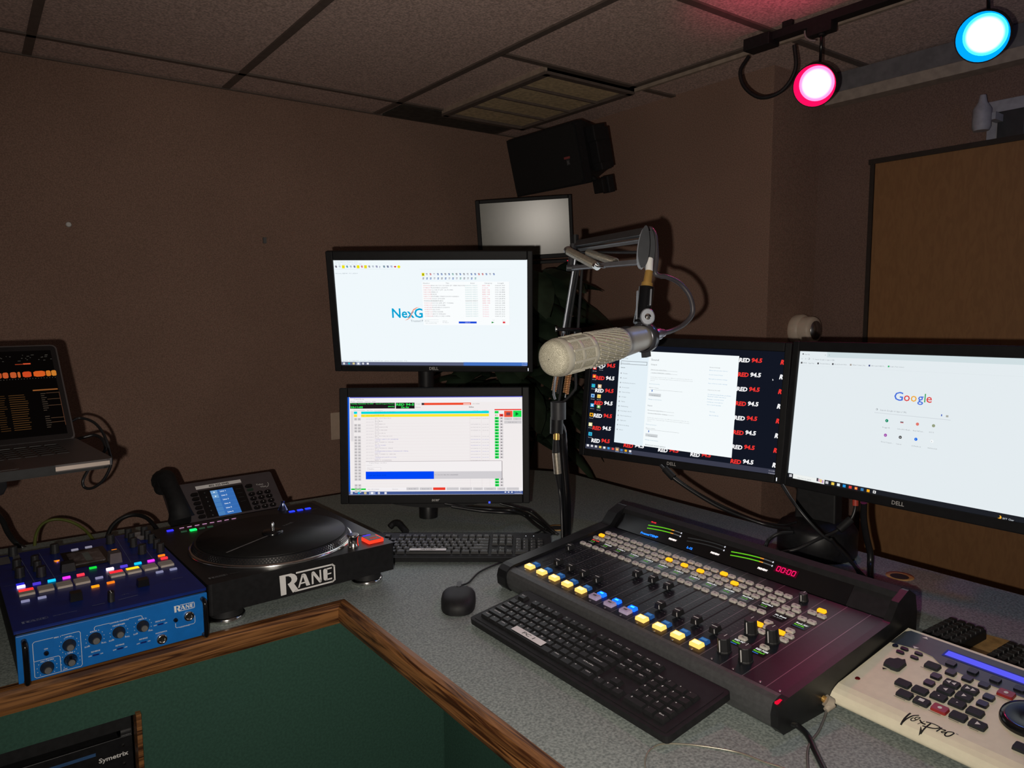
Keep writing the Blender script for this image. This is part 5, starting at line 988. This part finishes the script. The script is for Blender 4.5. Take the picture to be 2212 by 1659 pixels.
# ------------------------------------------------------------------ microphone arm
ma = thing('boom_stand', 'sprung black and silver boom on a bent desk pole, holding the beige microphone', 'microphone stand', (1.157, 1.345, DZ))
O = Vector((1.157, 1.345, DZ)); q = lambda px, py, d: at(px, py, d)-O
M_ARM = mat('arm_grey', (.10, .105, .115), .35, .7, var=.08)
M_ARML = mat('arm_light_grey', (.34, .36, .40), .35, .6, var=.06)
MB().lathe([(.024, 0), (.024, .006), (.012, .012)], M_BLK, None, 24).tube([(0, 0, .008), (0, 0, .12), q(1216, 985, 1.79), q(1214, 945, 1.785), q(1212, 928, 1.78), q(1205, 915, 1.775), q(1196, 905, 1.77)], .0122, M_GLOSS, 16).build('pole', ma)
MB().tube([q(1206, 868, 1.76), q(1206, 905, 1.765)], .019, M_DGREY, 10, 0).tube([q(1203, 900, 1.765), q(1202, 936, 1.77)], .016, M_BLK, 12, 0).build('swivel_joint', ma)
MB().tube([q(1202, 936, 1.76), q(1202, 950, 1.76)], .0078, M_BRASS, 14, 0).build('brass_collar', ma)
el = q(1240, 555, 1.70); d1 = CR*.012
MB().tube([q(1199, 862, 1.74), q(1196, 842, 1.73), q(1206, 780, 1.72), q(1234, 610, 1.69), q(1242, 560, 1.68)], .0032, M_ARML, 6, 2).build('lower_bar', ma)
MB().tube([q(1206, 850, 1.77), q(1222, 700, 1.74), q(1247, 570, 1.72)], .0052, M_BLKM, 6, 2).build('lower_bar', ma)
MB().tube([q(1215, 870, 1.77), q(1243, 840, 1.76), q(1243, 800, 1.76), q(1258, 570, 1.74)], .0036, M_BLKM, 6, 2).build('lower_bar', ma)
MB().tube([q(1207, 870, 1.77), q(1231, 700, 1.75), q(1251, 572, 1.72)], .0026, M_BLKM, 6, 2).build('lower_bar', ma)
def spring(p0, p1, r, m, name, n=34):
    a, b = Vector(p0), Vector(p1); dd = (b-a).normalized(); s1 = dd.orthogonal().normalized(); s2 = dd.cross(s1); L = (b-a).length
    MB().tube([a+dd*L*(i/(n*8))+s1*math.cos(2*PI*i/8)*r+s2*math.sin(2*PI*i/8)*r for i in range(n*8+1)], L/n*.42, m, 5, 0).tube([a-dd*.006, a, ], .0018, M_STEEL, 6, 0).tube([b, b+dd*.010], .0018, M_STEEL, 6, 0).build(name, ma)
spring(q(1219, 722, 1.72), q(1196, 845, 1.74), .0052, M_COPPER, 'copper_spring'); spring(q(1241, 722, 1.73), q(1222, 850, 1.75), .0062, M_COPPER, 'copper_spring')
MB().tube([q(1201, 711, 1.70), q(1254, 713, 1.72)], .0045, M_BLK, 10, 0).tube([q(1200, 711, 1.70), q(1203, 711, 1.70)], .0060, M_STEEL, 10, 0).build('spring_pin', ma)
# elbow
MB().tube([q(1228, 560, 1.69), q(1246, 560, 1.69)], .0075, M_BLK, 12, 0).tube([q(1224, 579, 1.67), q(1243, 579, 1.67)], .0070, M_DGREY, 12, 0).tube([q(1238, 528, 1.69), q(1232, 580, 1.68)], .0075, M_ARM, 8, 0).tube([q(1242, 508, 1.70), q(1243, 545, 1.70)], .009, M_BLK, 10, 0).build('elbow_joint', ma)
def bar(p0, p1, w, t, m, name):
    a, b = Vector(p0), Vector(p1); d = (b-a); z = d.normalized(); x = z.cross(CF).normalized(); y = z.cross(x); M = Matrix(((x.x, y.x, z.x, a.x), (x.y, y.y, z.y, a.y), (x.z, y.z, z.z, a.z), (0, 0, 0, 1)))
    MB(M).box((0, 0, d.length/2), (w, t, d.length), m).build(name, ma, bev=.001)
bar(q(1246, 527, 1.68), q(1390, 502, 1.31), .0165, .008, M_ARM, 'upper_bar'); bar(q(1250, 540, 1.70), q(1388, 520, 1.33), .003, .010, M_ARML, 'upper_bar')
bar(q(1236, 579, 1.67), q(1384, 566, 1.30), .0105, .005, M_ARML, 'upper_bar'); bar(q(1252, 545, 1.72), q(1384, 545, 1.36), .0045, .005, M_BLK, 'upper_bar')
M_SPR = mat('tinned_spring', (.42, .38, .31), .38, .8, var=.15, scale=200)
spring(q(1229, 543, 1.62), q(1288, 574, 1.47), .0082, M_SPR, 'steel_spring', 46); spring(q(1270, 546, 1.64), q(1330, 566, 1.50), .0075, M_SPR, 'steel_spring', 40)
MB().tube([q(1228, 543, 1.62), q(1226, 539, 1.625)], .0092, M_STEEL, 12, 0).build('spring_cap', ma); MB().tube([q(1286, 573, 1.47), q(1306, 577, 1.45)], .003, M_STEEL, 8, 0).tube([q(1287, 573, 1.47), q(1291, 575, 1.465)], .0088, M_CHROME, 12, 0).build('spring_hook', ma)
# head plate
hd = MB(); a, b = q(1392, 492, 1.29), q(1384, 582, 1.285); z = (b-a).normalized(); x = z.cross(CF).normalized(); y = z.cross(x); c0 = (a+b)/2; hl = (b-a).length/2
HM = Matrix(((x.x, z.x, y.x, c0.x), (x.y, z.y, y.y, c0.y), (x.z, z.z, y.z, c0.z), (0, 0, 0, 1)))
oval = [(.0095*math.cos(2*PI*i/24)*(1.0+.15*math.sin(2*PI*i/24)), hl*math.sin(2*PI*i/24)) for i in range(24)]
hd.M = HM; hd.prism(oval, -.002, .002, M_ARML).lathe([(.004, .002), (.003, .006)], M_BLK, TR(0, .014, 0), 10).lathe([(.006, .002), (.005, .009)], M_BLK, TR(0, -.004, 0), 10).lathe([(.004, .002), (.003, .005)], M_STEEL, TR(.001, .030, 0), 10).build('head_plate', ma)
hd = MB(HM); hd.prism(oval, .012, .016, M_ARM, TR(.0, 0, 0)); hd.M = Matrix.Translation(CR*.016+CF*.02) @ HM; hd.prism(oval, -.002, .002, M_ARM); hd.build('head_plate', ma)
MB().tube([q(1403, 560, 1.30), q(1402, 588, 1.29)], .0066, M_WHITE, 16, 0).build('white_collar', ma)
MB().tube([q(1402, 586, 1.29), q(1398, 612, 1.285)], lambda t: .0068+.0008*t, M_BRASS, 18, 0).tube([q(1398, 612, 1.285), q(1396, 624, 1.283)], .0100, M_BRASS, 18, 0).build('brass_collar', ma)
MB().tube([q(1397, 621, 1.283), q(1391, 672, 1.278)], lambda t: .0135-.001*t, M_GLOSS, 20, 0).tube([q(1392, 668, 1.278), q(1386, 700, 1.275)], .0150, M_GLOSS, 20, 0).build('clamp_socket', ma)
bar(q(1377, 628, 1.27), q(1375, 690, 1.265), .0022, .008, M_ARML, 'clamp_strap'); bar(q(1406, 625, 1.27), q(1404, 660, 1.265), .003, .008, M_ARML, 'clamp_strap')
cm = MB(Matrix.Translation(q(1399, 684, 1.252)) @ (-CF).to_track_quat('Z', 'Y').to_matrix().to_4x4()); cm.lathe([(.0125, -.003), (.0125, 0), (.011, .0012)], M_ARML, TR(0, 0, 0) @ Matrix.Diagonal((1, 1.15, 1, 1)), 24).lathe([(.0055, .0012), (.005, .004), (.002, .0048)], M_CHROME, None, 14); cm.build('pivot_bolt', ma)
# ------------------------------------------------------------------ microphone
def mesh_tex(m, nt, b, tc, r):
    v = nt.nodes.new('ShaderNodeTexVoronoi'); v.inputs['Scale'].default_value = 1000
    nt.links.new(tc.outputs['Object'], v.inputs['Vector']); e = r.color_ramp.elements; e[0].position = .25; e[1].position = .6
    e[0].color = (.27, .25, .18, 1); e[1].color = (.60, .57, .45, 1); nt.links.new(v.outputs['Distance'], r.inputs['Fac'])
    bp = nt.nodes.new('ShaderNodeBump'); bp.inputs['Strength'].default_value = .6; bp.inputs['Distance'].default_value = .001; nt.links.new(v.outputs['Distance'], bp.inputs['Height']); nt.links.new(bp.outputs['Normal'], b.inputs['Normal'])
M_GRILLE = mat('microphone_mesh', (.5, .45, .34), .6, .2, tex=mesh_tex)
M_MIC = mat('microphone_body', (.60, .57, .47), .5, .35, var=.05, scale=60)
M_MICD = mat('microphone_groove', (.20, .18, .14), .6, .2)
F0, F1 = at(1186, 776.5, 1.10), at(1391, 728.6, 1.27); ax = (F1-F0); LM_ = ax.length; ax.normalize()
mic = thing('microphone', 'large beige broadcast microphone with mesh nose, held by the boom arm', 'microphone', F0)
xx = CR.cross(ax); up_ = (CU-ax*CU.dot(ax)).normalized(); sx = up_.cross(ax)
MM = Matrix(((sx.x, up_.x, ax.x, 0), (sx.y, up_.y, ax.y, 0), (sx.z, up_.z, ax.z, 0), (0, 0, 0, 1)))
def rad(z): return .0292+(.0228-.0292)*max(0, min(1, (z-.03)/(LM_-.03)))
MB(MM).lathe([(.001, -.0005), (.012, .0), (.021, .0015), (.0255, .0045), (.0278, .010), (.0285, .016)], M_GRILLE, None, 40, caps=False).build('grille', mic)
MB(MM).lathe([(.0283, .014), (.0296, .018), (.0297, .026), (.0286, .028)], M_MIC, None, 40).lathe([(.0281, .028), (.0281, .046)], M_GRILLE, None, 40, caps=False).lathe([(.0283, .046), (.0290, .048), (.0290, .052), (.0283, .054)], M_MIC, None, 40, caps=False).lathe([(.0278, .054), (.0276, .078)], M_GRILLE, None, 40, caps=False).build('front_band', mic)
b = MB(MM)
for k in range(10):
    a = 2*PI*k/10+.35; b.box((.0285*math.cos(a), .0285*math.sin(a), .053), (.0035, .0035, .052), M_MIC, Matrix.Identity(4))
b.build('ribs', mic)
MB(MM).lathe([(.0272, .078), (.0284, .080), (.0283, .088), (.0274, .089)], M_MIC, None, 40).build('silver_ring', mic)
b = MB(MM); b.lathe([(rad(.088)-.0005, .088), (rad(.172)-.0005, .172)], M_GRILLE, None, 48, caps=False)
for k in range(26):
    for j in range(4):
        z0 = .0905+j*.0205; P = []
        for i in range(6):
            f = i/5; z = z0+f*.0185; a = 2*PI*(k+f*.9+ (j % 2)*.0)/26; r = rad(z)+.0006; P.append((r*math.cos(a), r*math.sin(a), z))
        b.tube(P, .0016, M_MIC, 4, 0)
b.build('vented_body', mic)
MB(MM).lathe([(rad(.172), .171), (rad(.172)+.0008, .173), (rad(.172)+.0008, .177), (rad(.18), .178), (rad(.19), .19), (rad(LM_)-.001, LM_-.016), (rad(LM_)-.001, LM_+.008), (.012, LM_+.012)], mat('microphone_silver', (.46, .44, .41), .42, .4, var=.04), None, 48).build('rear_shell', mic)
lb = MB(MM)
for i in range(6): 
    a0 = 1.30+i*.12; r = rad(.19)+.0009
    lb.add([(r*math.cos(a0), r*math.sin(a0), .183), (r*math.cos(a0+.12), r*math.sin(a0+.12), .183), (r*math.cos(a0+.12), r*math.sin(a0+.12), .199), (r*math.cos(a0), r*math.sin(a0), .199)], [(0, 1, 2, 3)], M_INK)
lb.build('dark_badge', mic)
b = MB(MM); b.lathe([(rad(LM_)+.0005, LM_-.008), (rad(LM_)+.0035, LM_-.006), (rad(LM_)+.0035, LM_+.008), (rad(LM_)+.0005, LM_+.010)], mat('ring_clamp', (.10, .10, .115), .28, .7), None, 40, caps=False); b.box((0, -rad(LM_)-.006, LM_+.001), (.010, .012, .014), M_DGREY); b.box((0, rad(LM_)+.006, LM_+.001), (.012, .012, .014), M_DGREY); b.build('ring_clamp', ma if False else mic)
b = MB(MM); b.lathe([(.0105, LM_+.010), (.0112, LM_+.014), (.0102, LM_+.018), (.0112, LM_+.022), (.0102, LM_+.026), (.0105, LM_+.030)], M_STEEL, None, 24); b.build('threaded_end', mic)
b = MB(MM); b.lathe([(.0105, LM_+.030), (.0105, LM_+.046), (.0085, LM_+.048), (.007, LM_+.060), (.0045, LM_+.062)], mat('plug_shell', (.35, .35, .40), .3, .8), None, 24); b.build('cable_plug', mic)
e0 = F0+ax*(LM_+.058)
def cable(label, pts, r, m=None, name='cable', seg=8, smooth=8, extra=None, group=None):
    P = [Vector(p) for p in pts]; b = MB(); b.V = []; b.tube(P, r, m or M_CABLE, seg, smooth)
    o = b.build(name); tag(o, label, 'cable', group)
    if extra: extra(o)
    return o
M_GCAB = mat('grey_cable', (.045, .040, .046), .45, var=.08)
cable('dark grey microphone cable looping out and back up to the boom head', [e0, at(1452, 714, 1.33), at(1478, 700, 1.345), at(1496, 675, 1.35), at(1490, 640, 1.345), at(1468, 612, 1.34), at(1440, 598, 1.325), at(1425, 596, 1.32), at(1415, 588, 1.318), at(1418, 560, 1.325), at(1417, 530, 1.33), at(1414, 508, 1.335), at(1404, 494, 1.34), at(1394, 500, 1.345)], .0046, M_GCAB)
xl = cable('black microphone cable with silver plug hanging beside the pole', [at(1202, 948, 1.76), at(1201, 975, 1.76), at(1204, 1030, 1.765), at(1209, 1062, 1.77), at(1213, 1110, 1.755), at(1215, 1172, 1.745)], .0035)
MB().tube([at(1201, 978, 1.76), at(1205, 1023, 1.763)], .0092, M_SPR, 16, 0).tube([at(1201, 949, 1.76), at(1201, 978, 1.76)], lambda t: .007+.002*t, M_BLKM, 14, 0).tube([at(1205, 1023, 1.763), at(1209, 1055, 1.768)], lambda t: .008-.004*t, M_BLKM, 14, 0).build('plug', xl)

# ------------------------------------------------------------------ loudspeaker in the corner
lc = Vector((1.78, 2.205, 2.055)); ls = thing('loudspeaker', 'black box loudspeaker hung tilted in the corner under the ceiling', 'loudspeaker', lc, T(181)+PI/2)
n = Vector((0, -math.cos(T(-14.6)), math.sin(T(-14.6)))); r = Vector((1, 0, 0)); u = n.cross(r); LP_ = Matrix(((r.x, u.x, n.x, 0), (r.y, u.y, n.y, 0), (r.z, u.z, n.z, 0), (0, 0, 0, 1)))
b = MB(LP_); b.prism([(-.2, -.11), (.2, -.11), (.2, .11), (-.2, .11)], -.035, -.003, M_BLKM); b.prism([(-.2, .11), (.2, .11), (.2, -.11), (-.2, -.11)], .035, .18, M_BLKM, Matrix.Diagonal((1, 1, -1, 1)), top=.72); b.build('cabinet', ls, bev=.006)
MB(LP_).rbox((0, 0, 0), (.385, .205, .008), .012, mat('speaker_grille', (.006, .006, .0065), .8, var=.5, scale=500, bump=.4)).build('grille', ls)
MB(LP_).rect(.118, -.012, .150, -.004, .0048, mat('red_badge', (.22, .05, .05), .5)).rect(.128, -.034, .146, -.014, .0048, M_DGREY).text('JBL', .131, -.030, .011, M_GREY, .0052, .03, width=.013).build('badge', ls)
MB(LP_).box((-.05, .0, -.24), (.06, .09, .12), M_BLKM).box((-.05, .04, -.33), (.04, .04, .14), M_BLKM).build('bracket', ls)
MB(LP_).box((.222, -.128, -.055), (.050, .050, .035), M_BLK).box((.236, -.128, -.075), (.036, .060, .030), M_BLKM).tube([(.19, -.095, -.05), (.215, -.115, -.05)], .010, M_BLKM, 8, 0).build('tilt_knuckle', ls, bev=.003)
MB(LP_).box((.208, .055, -.085), (.045, .055, .06), M_BLKM).box((.20, 0, -.10), (.05, .14, .07), M_BLKM).box((.226, -.062, -.075), (.04, .028, .05), M_BLKM).build('side_ear', ls, bev=.003)
# ------------------------------------------------------------------ leafy plant
pt = thing('potted_plant', 'tall dark green leafy plant in the corner behind the stacked monitors', 'plant', (1.80, 2.42, 0))
MB().lathe([(.12, 0), (.16, .26), (.17, .28), (.165, .3), (.15, .29), (.145, .26)], mat('pot_clay', (.10, .05, .03), .7), None, 28).lathe([(.146, .262), (.001, .27)], mat('soil', (.03, .02, .015), .9, bump=.5), None, 24, caps=False).build('pot', pt)
MB().tube([(0, 0, .2), (.01, .0, .6), (-.01, .01, 1.0), (.0, .0, 1.35)], lambda t: .016-.007*t, mat('stem_bark', (.09, .05, .03), .8), 10).tube([(0, 0, .7), (.06, -.05, .95), (.10, -.06, 1.2)], .007, MATS['stem_bark'], 8).build('stem', pt)
b = MB(); rr = random.Random(11); M_LEAF = mat('dark_leaf', (.028, .046, .028), .5, var=.5, scale=8, spec=.3)
for i in range(170):
    th = rr.random()*2*PI; ph_ = rr.uniform(-.5, 1.0); hgt = rr.uniform(.96, 1.66); spread = .05+.17*rr.random()
    base = Vector((spread*math.cos(th), spread*math.sin(th), hgt)); L = rr.uniform(.15, .25); w = rr.uniform(.040, .068)
    d = Vector((math.cos(th)*math.cos(ph_), math.sin(th)*math.cos(ph_), math.sin(ph_)*.6)).normalized(); s_ = d.cross(Vector((0, 0, 1))).normalized()
    s_ = (s_+Vector((0, 0, rr.uniform(-.6, .6)))).normalized(); nn = d.cross(s_); V = []; F_l = []
    for k in range(6):
        f = k/5; ww = w*math.sin(PI*min(1, f*.92+.06))**.8; c_ = base+d*L*f-Vector((0, 0, L*.55*f*f))
        c_.x = min(c_.x, .34); c_.y = min(c_.y, .34)
        V += [c_+s_*ww+nn*ww*.3, c_, c_-s_*ww+nn*ww*.3]
    for k in range(5): F_l += [(3*k, 3*k+1, 3*k+4, 3*k+3), (3*k+1, 3*k+2, 3*k+5, 3*k+4)]
    b.add(V, F_l, M_LEAF, True)
b.build('foliage', pt)
# ------------------------------------------------------------------ track lamps
tk = thing('light_track', 'black ceiling light track with feed box and looped black cable', 'light track', (1.90, 1.365, CZ))
MB().box((.0, -.62, -.032), (.034, 1.20, .022), M_BLKM).box((0, -.10, -.012), (.014, .03, .024), M_BLKM).box((0, -.75, -.012), (.014, .03, .024), M_BLKM).build('rail', tk, bev=.001)
MB(RZ(0)).box((-.01, -.020, -.040), (.05, .085, .034), M_BLKM).build('feed_box', tk, bev=.002)
MB().tube([at(1617, 122, 2.16)-Vector((1.90, 1.365, CZ)), at(1599, 155, 2.16)-Vector((1.9, 1.365, CZ)), at(1610, 190, 2.15)-Vector((1.9, 1.365, CZ)), at(1645, 211, 2.12)-Vector((1.9, 1.365, CZ)), at(1690, 195, 2.08)-Vector((1.9, 1.365, CZ)), at(1718, 150, 2.05)-Vector((1.9, 1.365, CZ)), at(1716, 97, 2.04)-Vector((1.9, 1.365, CZ))], .0055, M_BLKM, 10).build('feed_cable', tk)
MB().tube([at(1740, 45, 2.02)-Vector((1.9, 1.365, CZ)), at(1739, 75, 2.01)-Vector((1.9, 1.365, CZ)), at(1748, 86, 2.0)-Vector((1.9, 1.365, CZ)), at(1762, 88, 1.99)-Vector((1.9, 1.365, CZ))], .0025, mat('pale_wire', (.30, .25, .25), .6), 8).build('pale_wire', tk)
def lamp(label, px, py, depth, R_, wall_glow, hot, lens_s, topx, topy, gl, name='track_lamp'):
    P0 = at(px, py, depth); v = ray(px, py).normalized(); a = (-v-(CR*.75+CU*.65)*.30).normalized()
    t = thing(name, label, 'lamp', P0)
    Mx = Matrix.Identity(4) @ a.to_track_quat('Z', 'Y').to_matrix().to_4x4()
    MB(Mx).lathe([(.0, -.13), (R_*.45, -.128), (R_*.60, -.11), (R_*.66, -.07), (R_*.95, -.045), (R_*1.03, -.02), (R_*1.03, .0)], M_BLKM, None, 36, caps=False).lathe([(R_*1.03, 0), (R_*.985, .0), (R_*.985, -.002)], M_BLKM, None, 36, caps=False).build('housing', t)
    MB(Mx).lathe([(R_*.98, -.001), (R_*.83, -.034)], wall_glow, None, 40, caps=False).build('reflector', t)  # inner barrel wall emits by itself, standing in for lens light on it
    MB(Mx).lathe([(R_*.83, -.034), (R_*.5, -.028), (.0005, -.025)], hot, None, 40, caps=False).build('lens', t)
    tp = Vector((1.895, P0.y+.005, CZ-.043))
    b = MB(); b.tube([tp-P0, tp-P0-Vector((0, 0, .03))], .011, M_BLKM, 12, 0).tube([tp-P0-Vector((0, 0, .02)), tp-P0-Vector((0, 0, .06)), -a*.07+Vector((0, 0, R_*.62))], .004, M_GLOSS, 8, 2); b.box(tuple(tp-P0+Vector((0, 0, -.012))), (.03, .07, .026), M_BLKM); b.build('stem', t)
    light(name+'_beam', 'SPOT', P0+a*.02, gl[0], gl[2], gl[1], spot_size=T(gl[3]), spot_blend=.9, shadow_soft_size=R_*.8)
    return t
def lampmat(name, edge, core, s_edge, s_core):
    m = bpy.data.materials.new(name); m.use_nodes = True; nt = m.node_tree; nt.nodes.clear(); e = nt.nodes.new('ShaderNodeEmission'); o = nt.nodes.new('ShaderNodeOutputMaterial')
    tc = nt.nodes.new('ShaderNodeTexCoord'); ln = nt.nodes.new('ShaderNodeVectorMath'); ln.operation = 'LENGTH'; r = nt.nodes.new('ShaderNodeValToRGB')
    nt.links.new(tc.outputs['Object'], ln.inputs[0]); mp = nt.nodes.new('ShaderNodeMapRange'); mp.inputs['From Min'].default_value = .020; mp.inputs['From Max'].default_value = .054
    nt.links.new(ln.outputs['Value'], mp.inputs['Value']); nt.links.new(mp.outputs[0], r.inputs['Fac']); el_ = r.color_ramp.elements; el_[0].color = (*core, 1); el_[0].position = .45; el_[1].color = (*edge, 1); el_[1].position = .92
    nt.links.new(r.outputs['Color'], e.inputs[0]); e.inputs[1].default_value = s_core; nt.links.new(e.outputs[0], o.inputs[0]); return m
lamp('round red spotlight hanging from the ceiling track', 1759, 185, 1.963, .0545, em((255, 10, 78), 1.6), lampmat('red_lamp_glass', (1, .10, .22), (1, .60, .68), 1, 4.0), 5, 1783, 90, ((.95, .55, .95), (1.0, .03, .22), 6.0, 75))
lamp('round blue spotlight hanging from the track at the top right', 2122, 80, 1.64, .0535, em((0, 150, 240), 1.4), lampmat('blue_lamp_glass', (.03, .62, 1.0), (.75, 1.0, 1.0), 1, 4.0), 5, 2165, 5, ((1.25, .75, .95), (.12, .25, 1.0), 3.4, 90))

# ------------------------------------------------------------------ loose cables
dz = lambda px, py, h=.004: onz(px, py, DZ+h)
cable('thin black cable looped behind the laptop', [at(150, 912, 1.66), at(172, 903, 1.68), at(202, 912, 1.68), at(224, 938, 1.67), at(236, 975, 1.66), at(240, 1002, 1.66), at(224, 1036, 1.66), at(200, 1054, 1.66), at(182, 1052, 1.66), at(180, 1035, 1.66), at(196, 1006, 1.68)], .0032)
cable('black cable with a plug curling beside the laptop hinge', [at(160, 950, 1.69), at(180, 945, 1.70), at(205, 940, 1.71), at(222, 950, 1.70), at(228, 968, 1.69), at(222, 980, 1.69)], .0038)
cable('thick black cable dropping behind the left end of the blue mixer', [at(-25, 1095, 1.75), at(2, 1120, 1.78), at(18, 1152, 1.80), at(38, 1176, 1.82), at(70, 1192, 1.82), onz(92, 1200, DZ+.01)], .0065)
cable('yellow-green cable arching behind the blue mixer', [at(74, 1190, 1.83), at(78, 1155, 1.85), at(92, 1132, 1.87), at(118, 1122, 1.89), at(150, 1126, 1.90), at(180, 1142, 1.90), at(204, 1168, 1.88)], .0038, mat('olive_cable', (.10, .12, .02), .5))
cable('black cable arching between the blue mixer and the telephone', [at(228, 1172, 1.86), at(240, 1140, 1.88), at(262, 1120, 1.90), at(290, 1112, 1.92), at(318, 1120, 1.95), at(342, 1146, 1.98)], .0055)
cable('black cable trailing right from under the lower stacked monitor', [at(960, 1088, 1.93), at(1010, 1096, 1.94), at(1060, 1100, 1.95), at(1110, 1103, 1.94), dz(1140, 1112, .02), dz(1168, 1130, .008), dz(1190, 1148), dz(1199, 1155, .0)], .0042, group='cables from the stacked monitors')
cable('second black cable trailing right from under the lower stacked monitor', [at(975, 1094, 1.93), at(1040, 1104, 1.94), at(1100, 1108, 1.94), dz(1130, 1112, .02), dz(1155, 1132, .008), dz(1178, 1148), dz(1192, 1156, .0)], .0045, group='cables from the stacked monitors')
cable('upper black cable of the bundle right of the lower stacked monitor', [at(1080, 1088, 1.95), at(1120, 1098, 1.95), dz(1146, 1104, .035), dz(1172, 1125, .02), dz(1196, 1148, .008), dz(1207, 1156, .0)], .0035, group='cables from the stacked monitors')
cable('thin black cord from the far keyboard to the desk hole', [dz(1140, 1157, .018), dz(1162, 1150, .008), dz(1176, 1143), dz(1190, 1146), dz(1203, 1152, .0)], .0025)
cable('short black curled strap behind the far keyboard', [dz(842, 1139, .010), dz(850, 1131, .018), dz(860, 1131, .020), dz(868, 1139, .014), dz(877, 1149, .010)], .0085, M_BLKM)
cable('black cable hanging from the dark wallpaper monitor to the stand base', [at(1428, 1006, 1.82), at(1440, 1018, 1.80), at(1462, 1038, 1.79), at(1510, 1070, 1.78), at(1560, 1098, 1.77), at(1620, 1122, 1.76), at(1665, 1136, 1.74), at(1705, 1142, 1.68)], .0046, extra=lambda o: MB().tube([at(1436, 1012, 1.805), at(1455, 1032, 1.79)], .009, M_BLKM, 10, 0).build('plug', o), group='cables between the right-hand monitors')
cable('second cable hanging from the dark wallpaper monitor beside the first', [at(1440, 1012, 1.83), at(1470, 1040, 1.81), at(1520, 1072, 1.80), at(1580, 1102, 1.79), at(1640, 1126, 1.78), at(1690, 1134, 1.74), at(1720, 1128, 1.70)], .0030, group='cables between the right-hand monitors')
cable('black cable crossing diagonally in front of the monitor stand neck', [at(1690, 1048, 1.62), at(1712, 1082, 1.58), at(1740, 1118, 1.56), at(1775, 1155, 1.55), at(1800, 1172, 1.55), at(1830, 1202, 1.56), at(1850, 1230, 1.58), at(1858, 1252, 1.61)], .0036)
cable('black cable with red plug under the large right-hand monitor', [at(1847, 1078, 1.56), at(1847, 1100, 1.56), at(1838, 1122, 1.56), at(1818, 1140, 1.56), at(1795, 1153, 1.56), at(1765, 1166, 1.555), at(1725, 1185, 1.555), at(1695, 1192, 1.56), at(1672, 1197, 1.56)], .0036, extra=lambda o: (MB().tube([at(1848, 1079, 1.555), at(1848, 1092, 1.555)], .0062, mat('red_plug', (.45, .05, .03), .5), 10, 0).build('red_plug', o), MB().tube([at(1838, 1122, 1.55), at(1812, 1145, 1.55)], .0085, M_BLKM, 10, 0).build('ferrite_bead', o)))
cable('thick black cable hanging straight down behind the console, right of the stand', [at(1866, 1085, 1.60), at(1866, 1120, 1.62), at(1872, 1160, 1.64), at(1880, 1195, 1.65), at(1880, 1225, 1.64), dz(1880, 1250, .002)], .0072)
cable('thin black cable running from the stand base to the desk hole', [at(1795, 1165, 1.54), at(1820, 1195, 1.56), at(1848, 1225, 1.58), dz(1872, 1250, .004)], .0036)
cable('black cable arcing from the stand base down behind the console bridge', [at(1712, 1150, 1.62), at(1685, 1152, 1.62), at(1662, 1165, 1.62), at(1652, 1188, 1.60), dz(1652, 1215, .004)], .0044)
cable('black cable leaving the right front corner of the console', [dz(1705, 1562, .010), dz(1722, 1568, .004), dz(1745, 1590), dz(1762, 1625), dz(1785, 1672)], .0040)
hp_ = cable('thin grey headphone cord with a pale plug, right of the console', [dz(1793, 1520, .014), dz(1786, 1532, .01), dz(1781, 1550), dz(1768, 1580), dz(1750, 1605), dz(1744, 1630), dz(1746, 1672)], .0018, mat('grey_cord', (.12, .11, .10), .5))
MB().tube([dz(1777, 1508, .022), dz(1783, 1512, .021)], .0048, M_BRASS, 12, 0).tube([dz(1783, 1512, .021), dz(1796, 1520, .016)], .0085, mat('pale_plug', (.42, .36, .28), .45), 12, 0).tube([dz(1796, 1520, .016), dz(1784, 1534, .010)], lambda t: .007-.003*t, MATS['pale_plug'], 10, 0).build('plug', hp_)
M_THIN = mat('clear_wire', (.28, .26, .20), .25, .4)
cable('thin shiny wire lying in front of the near keyboard', [dz(1398, 1672, .0015), dz(1393, 1650, .0015), dz(1398, 1628, .0015), dz(1412, 1614, .0015), dz(1432, 1607, .0015), dz(1470, 1607, .0015), dz(1520, 1612, .0015), dz(1580, 1622, .0015), dz(1615, 1632, .0015), dz(1650, 1646, .0015), dz(1698, 1662, .0015), dz(1740, 1690, .0015)], .0012, M_THIN, name='thin_wire')

tag(MB().prism([(-.075, 0), (.075, 0), (.072, .03), (-.02, .044), (-.07, .040)], -.001, .001, mat('green_card', (.02, .045, .012), .6), TR(.17, 1.86, DZ) @ RZ(T(3)) @ RX(PI/2)).build('green_card'), 'dark green card standing on the desk behind the blue mixer', 'card')
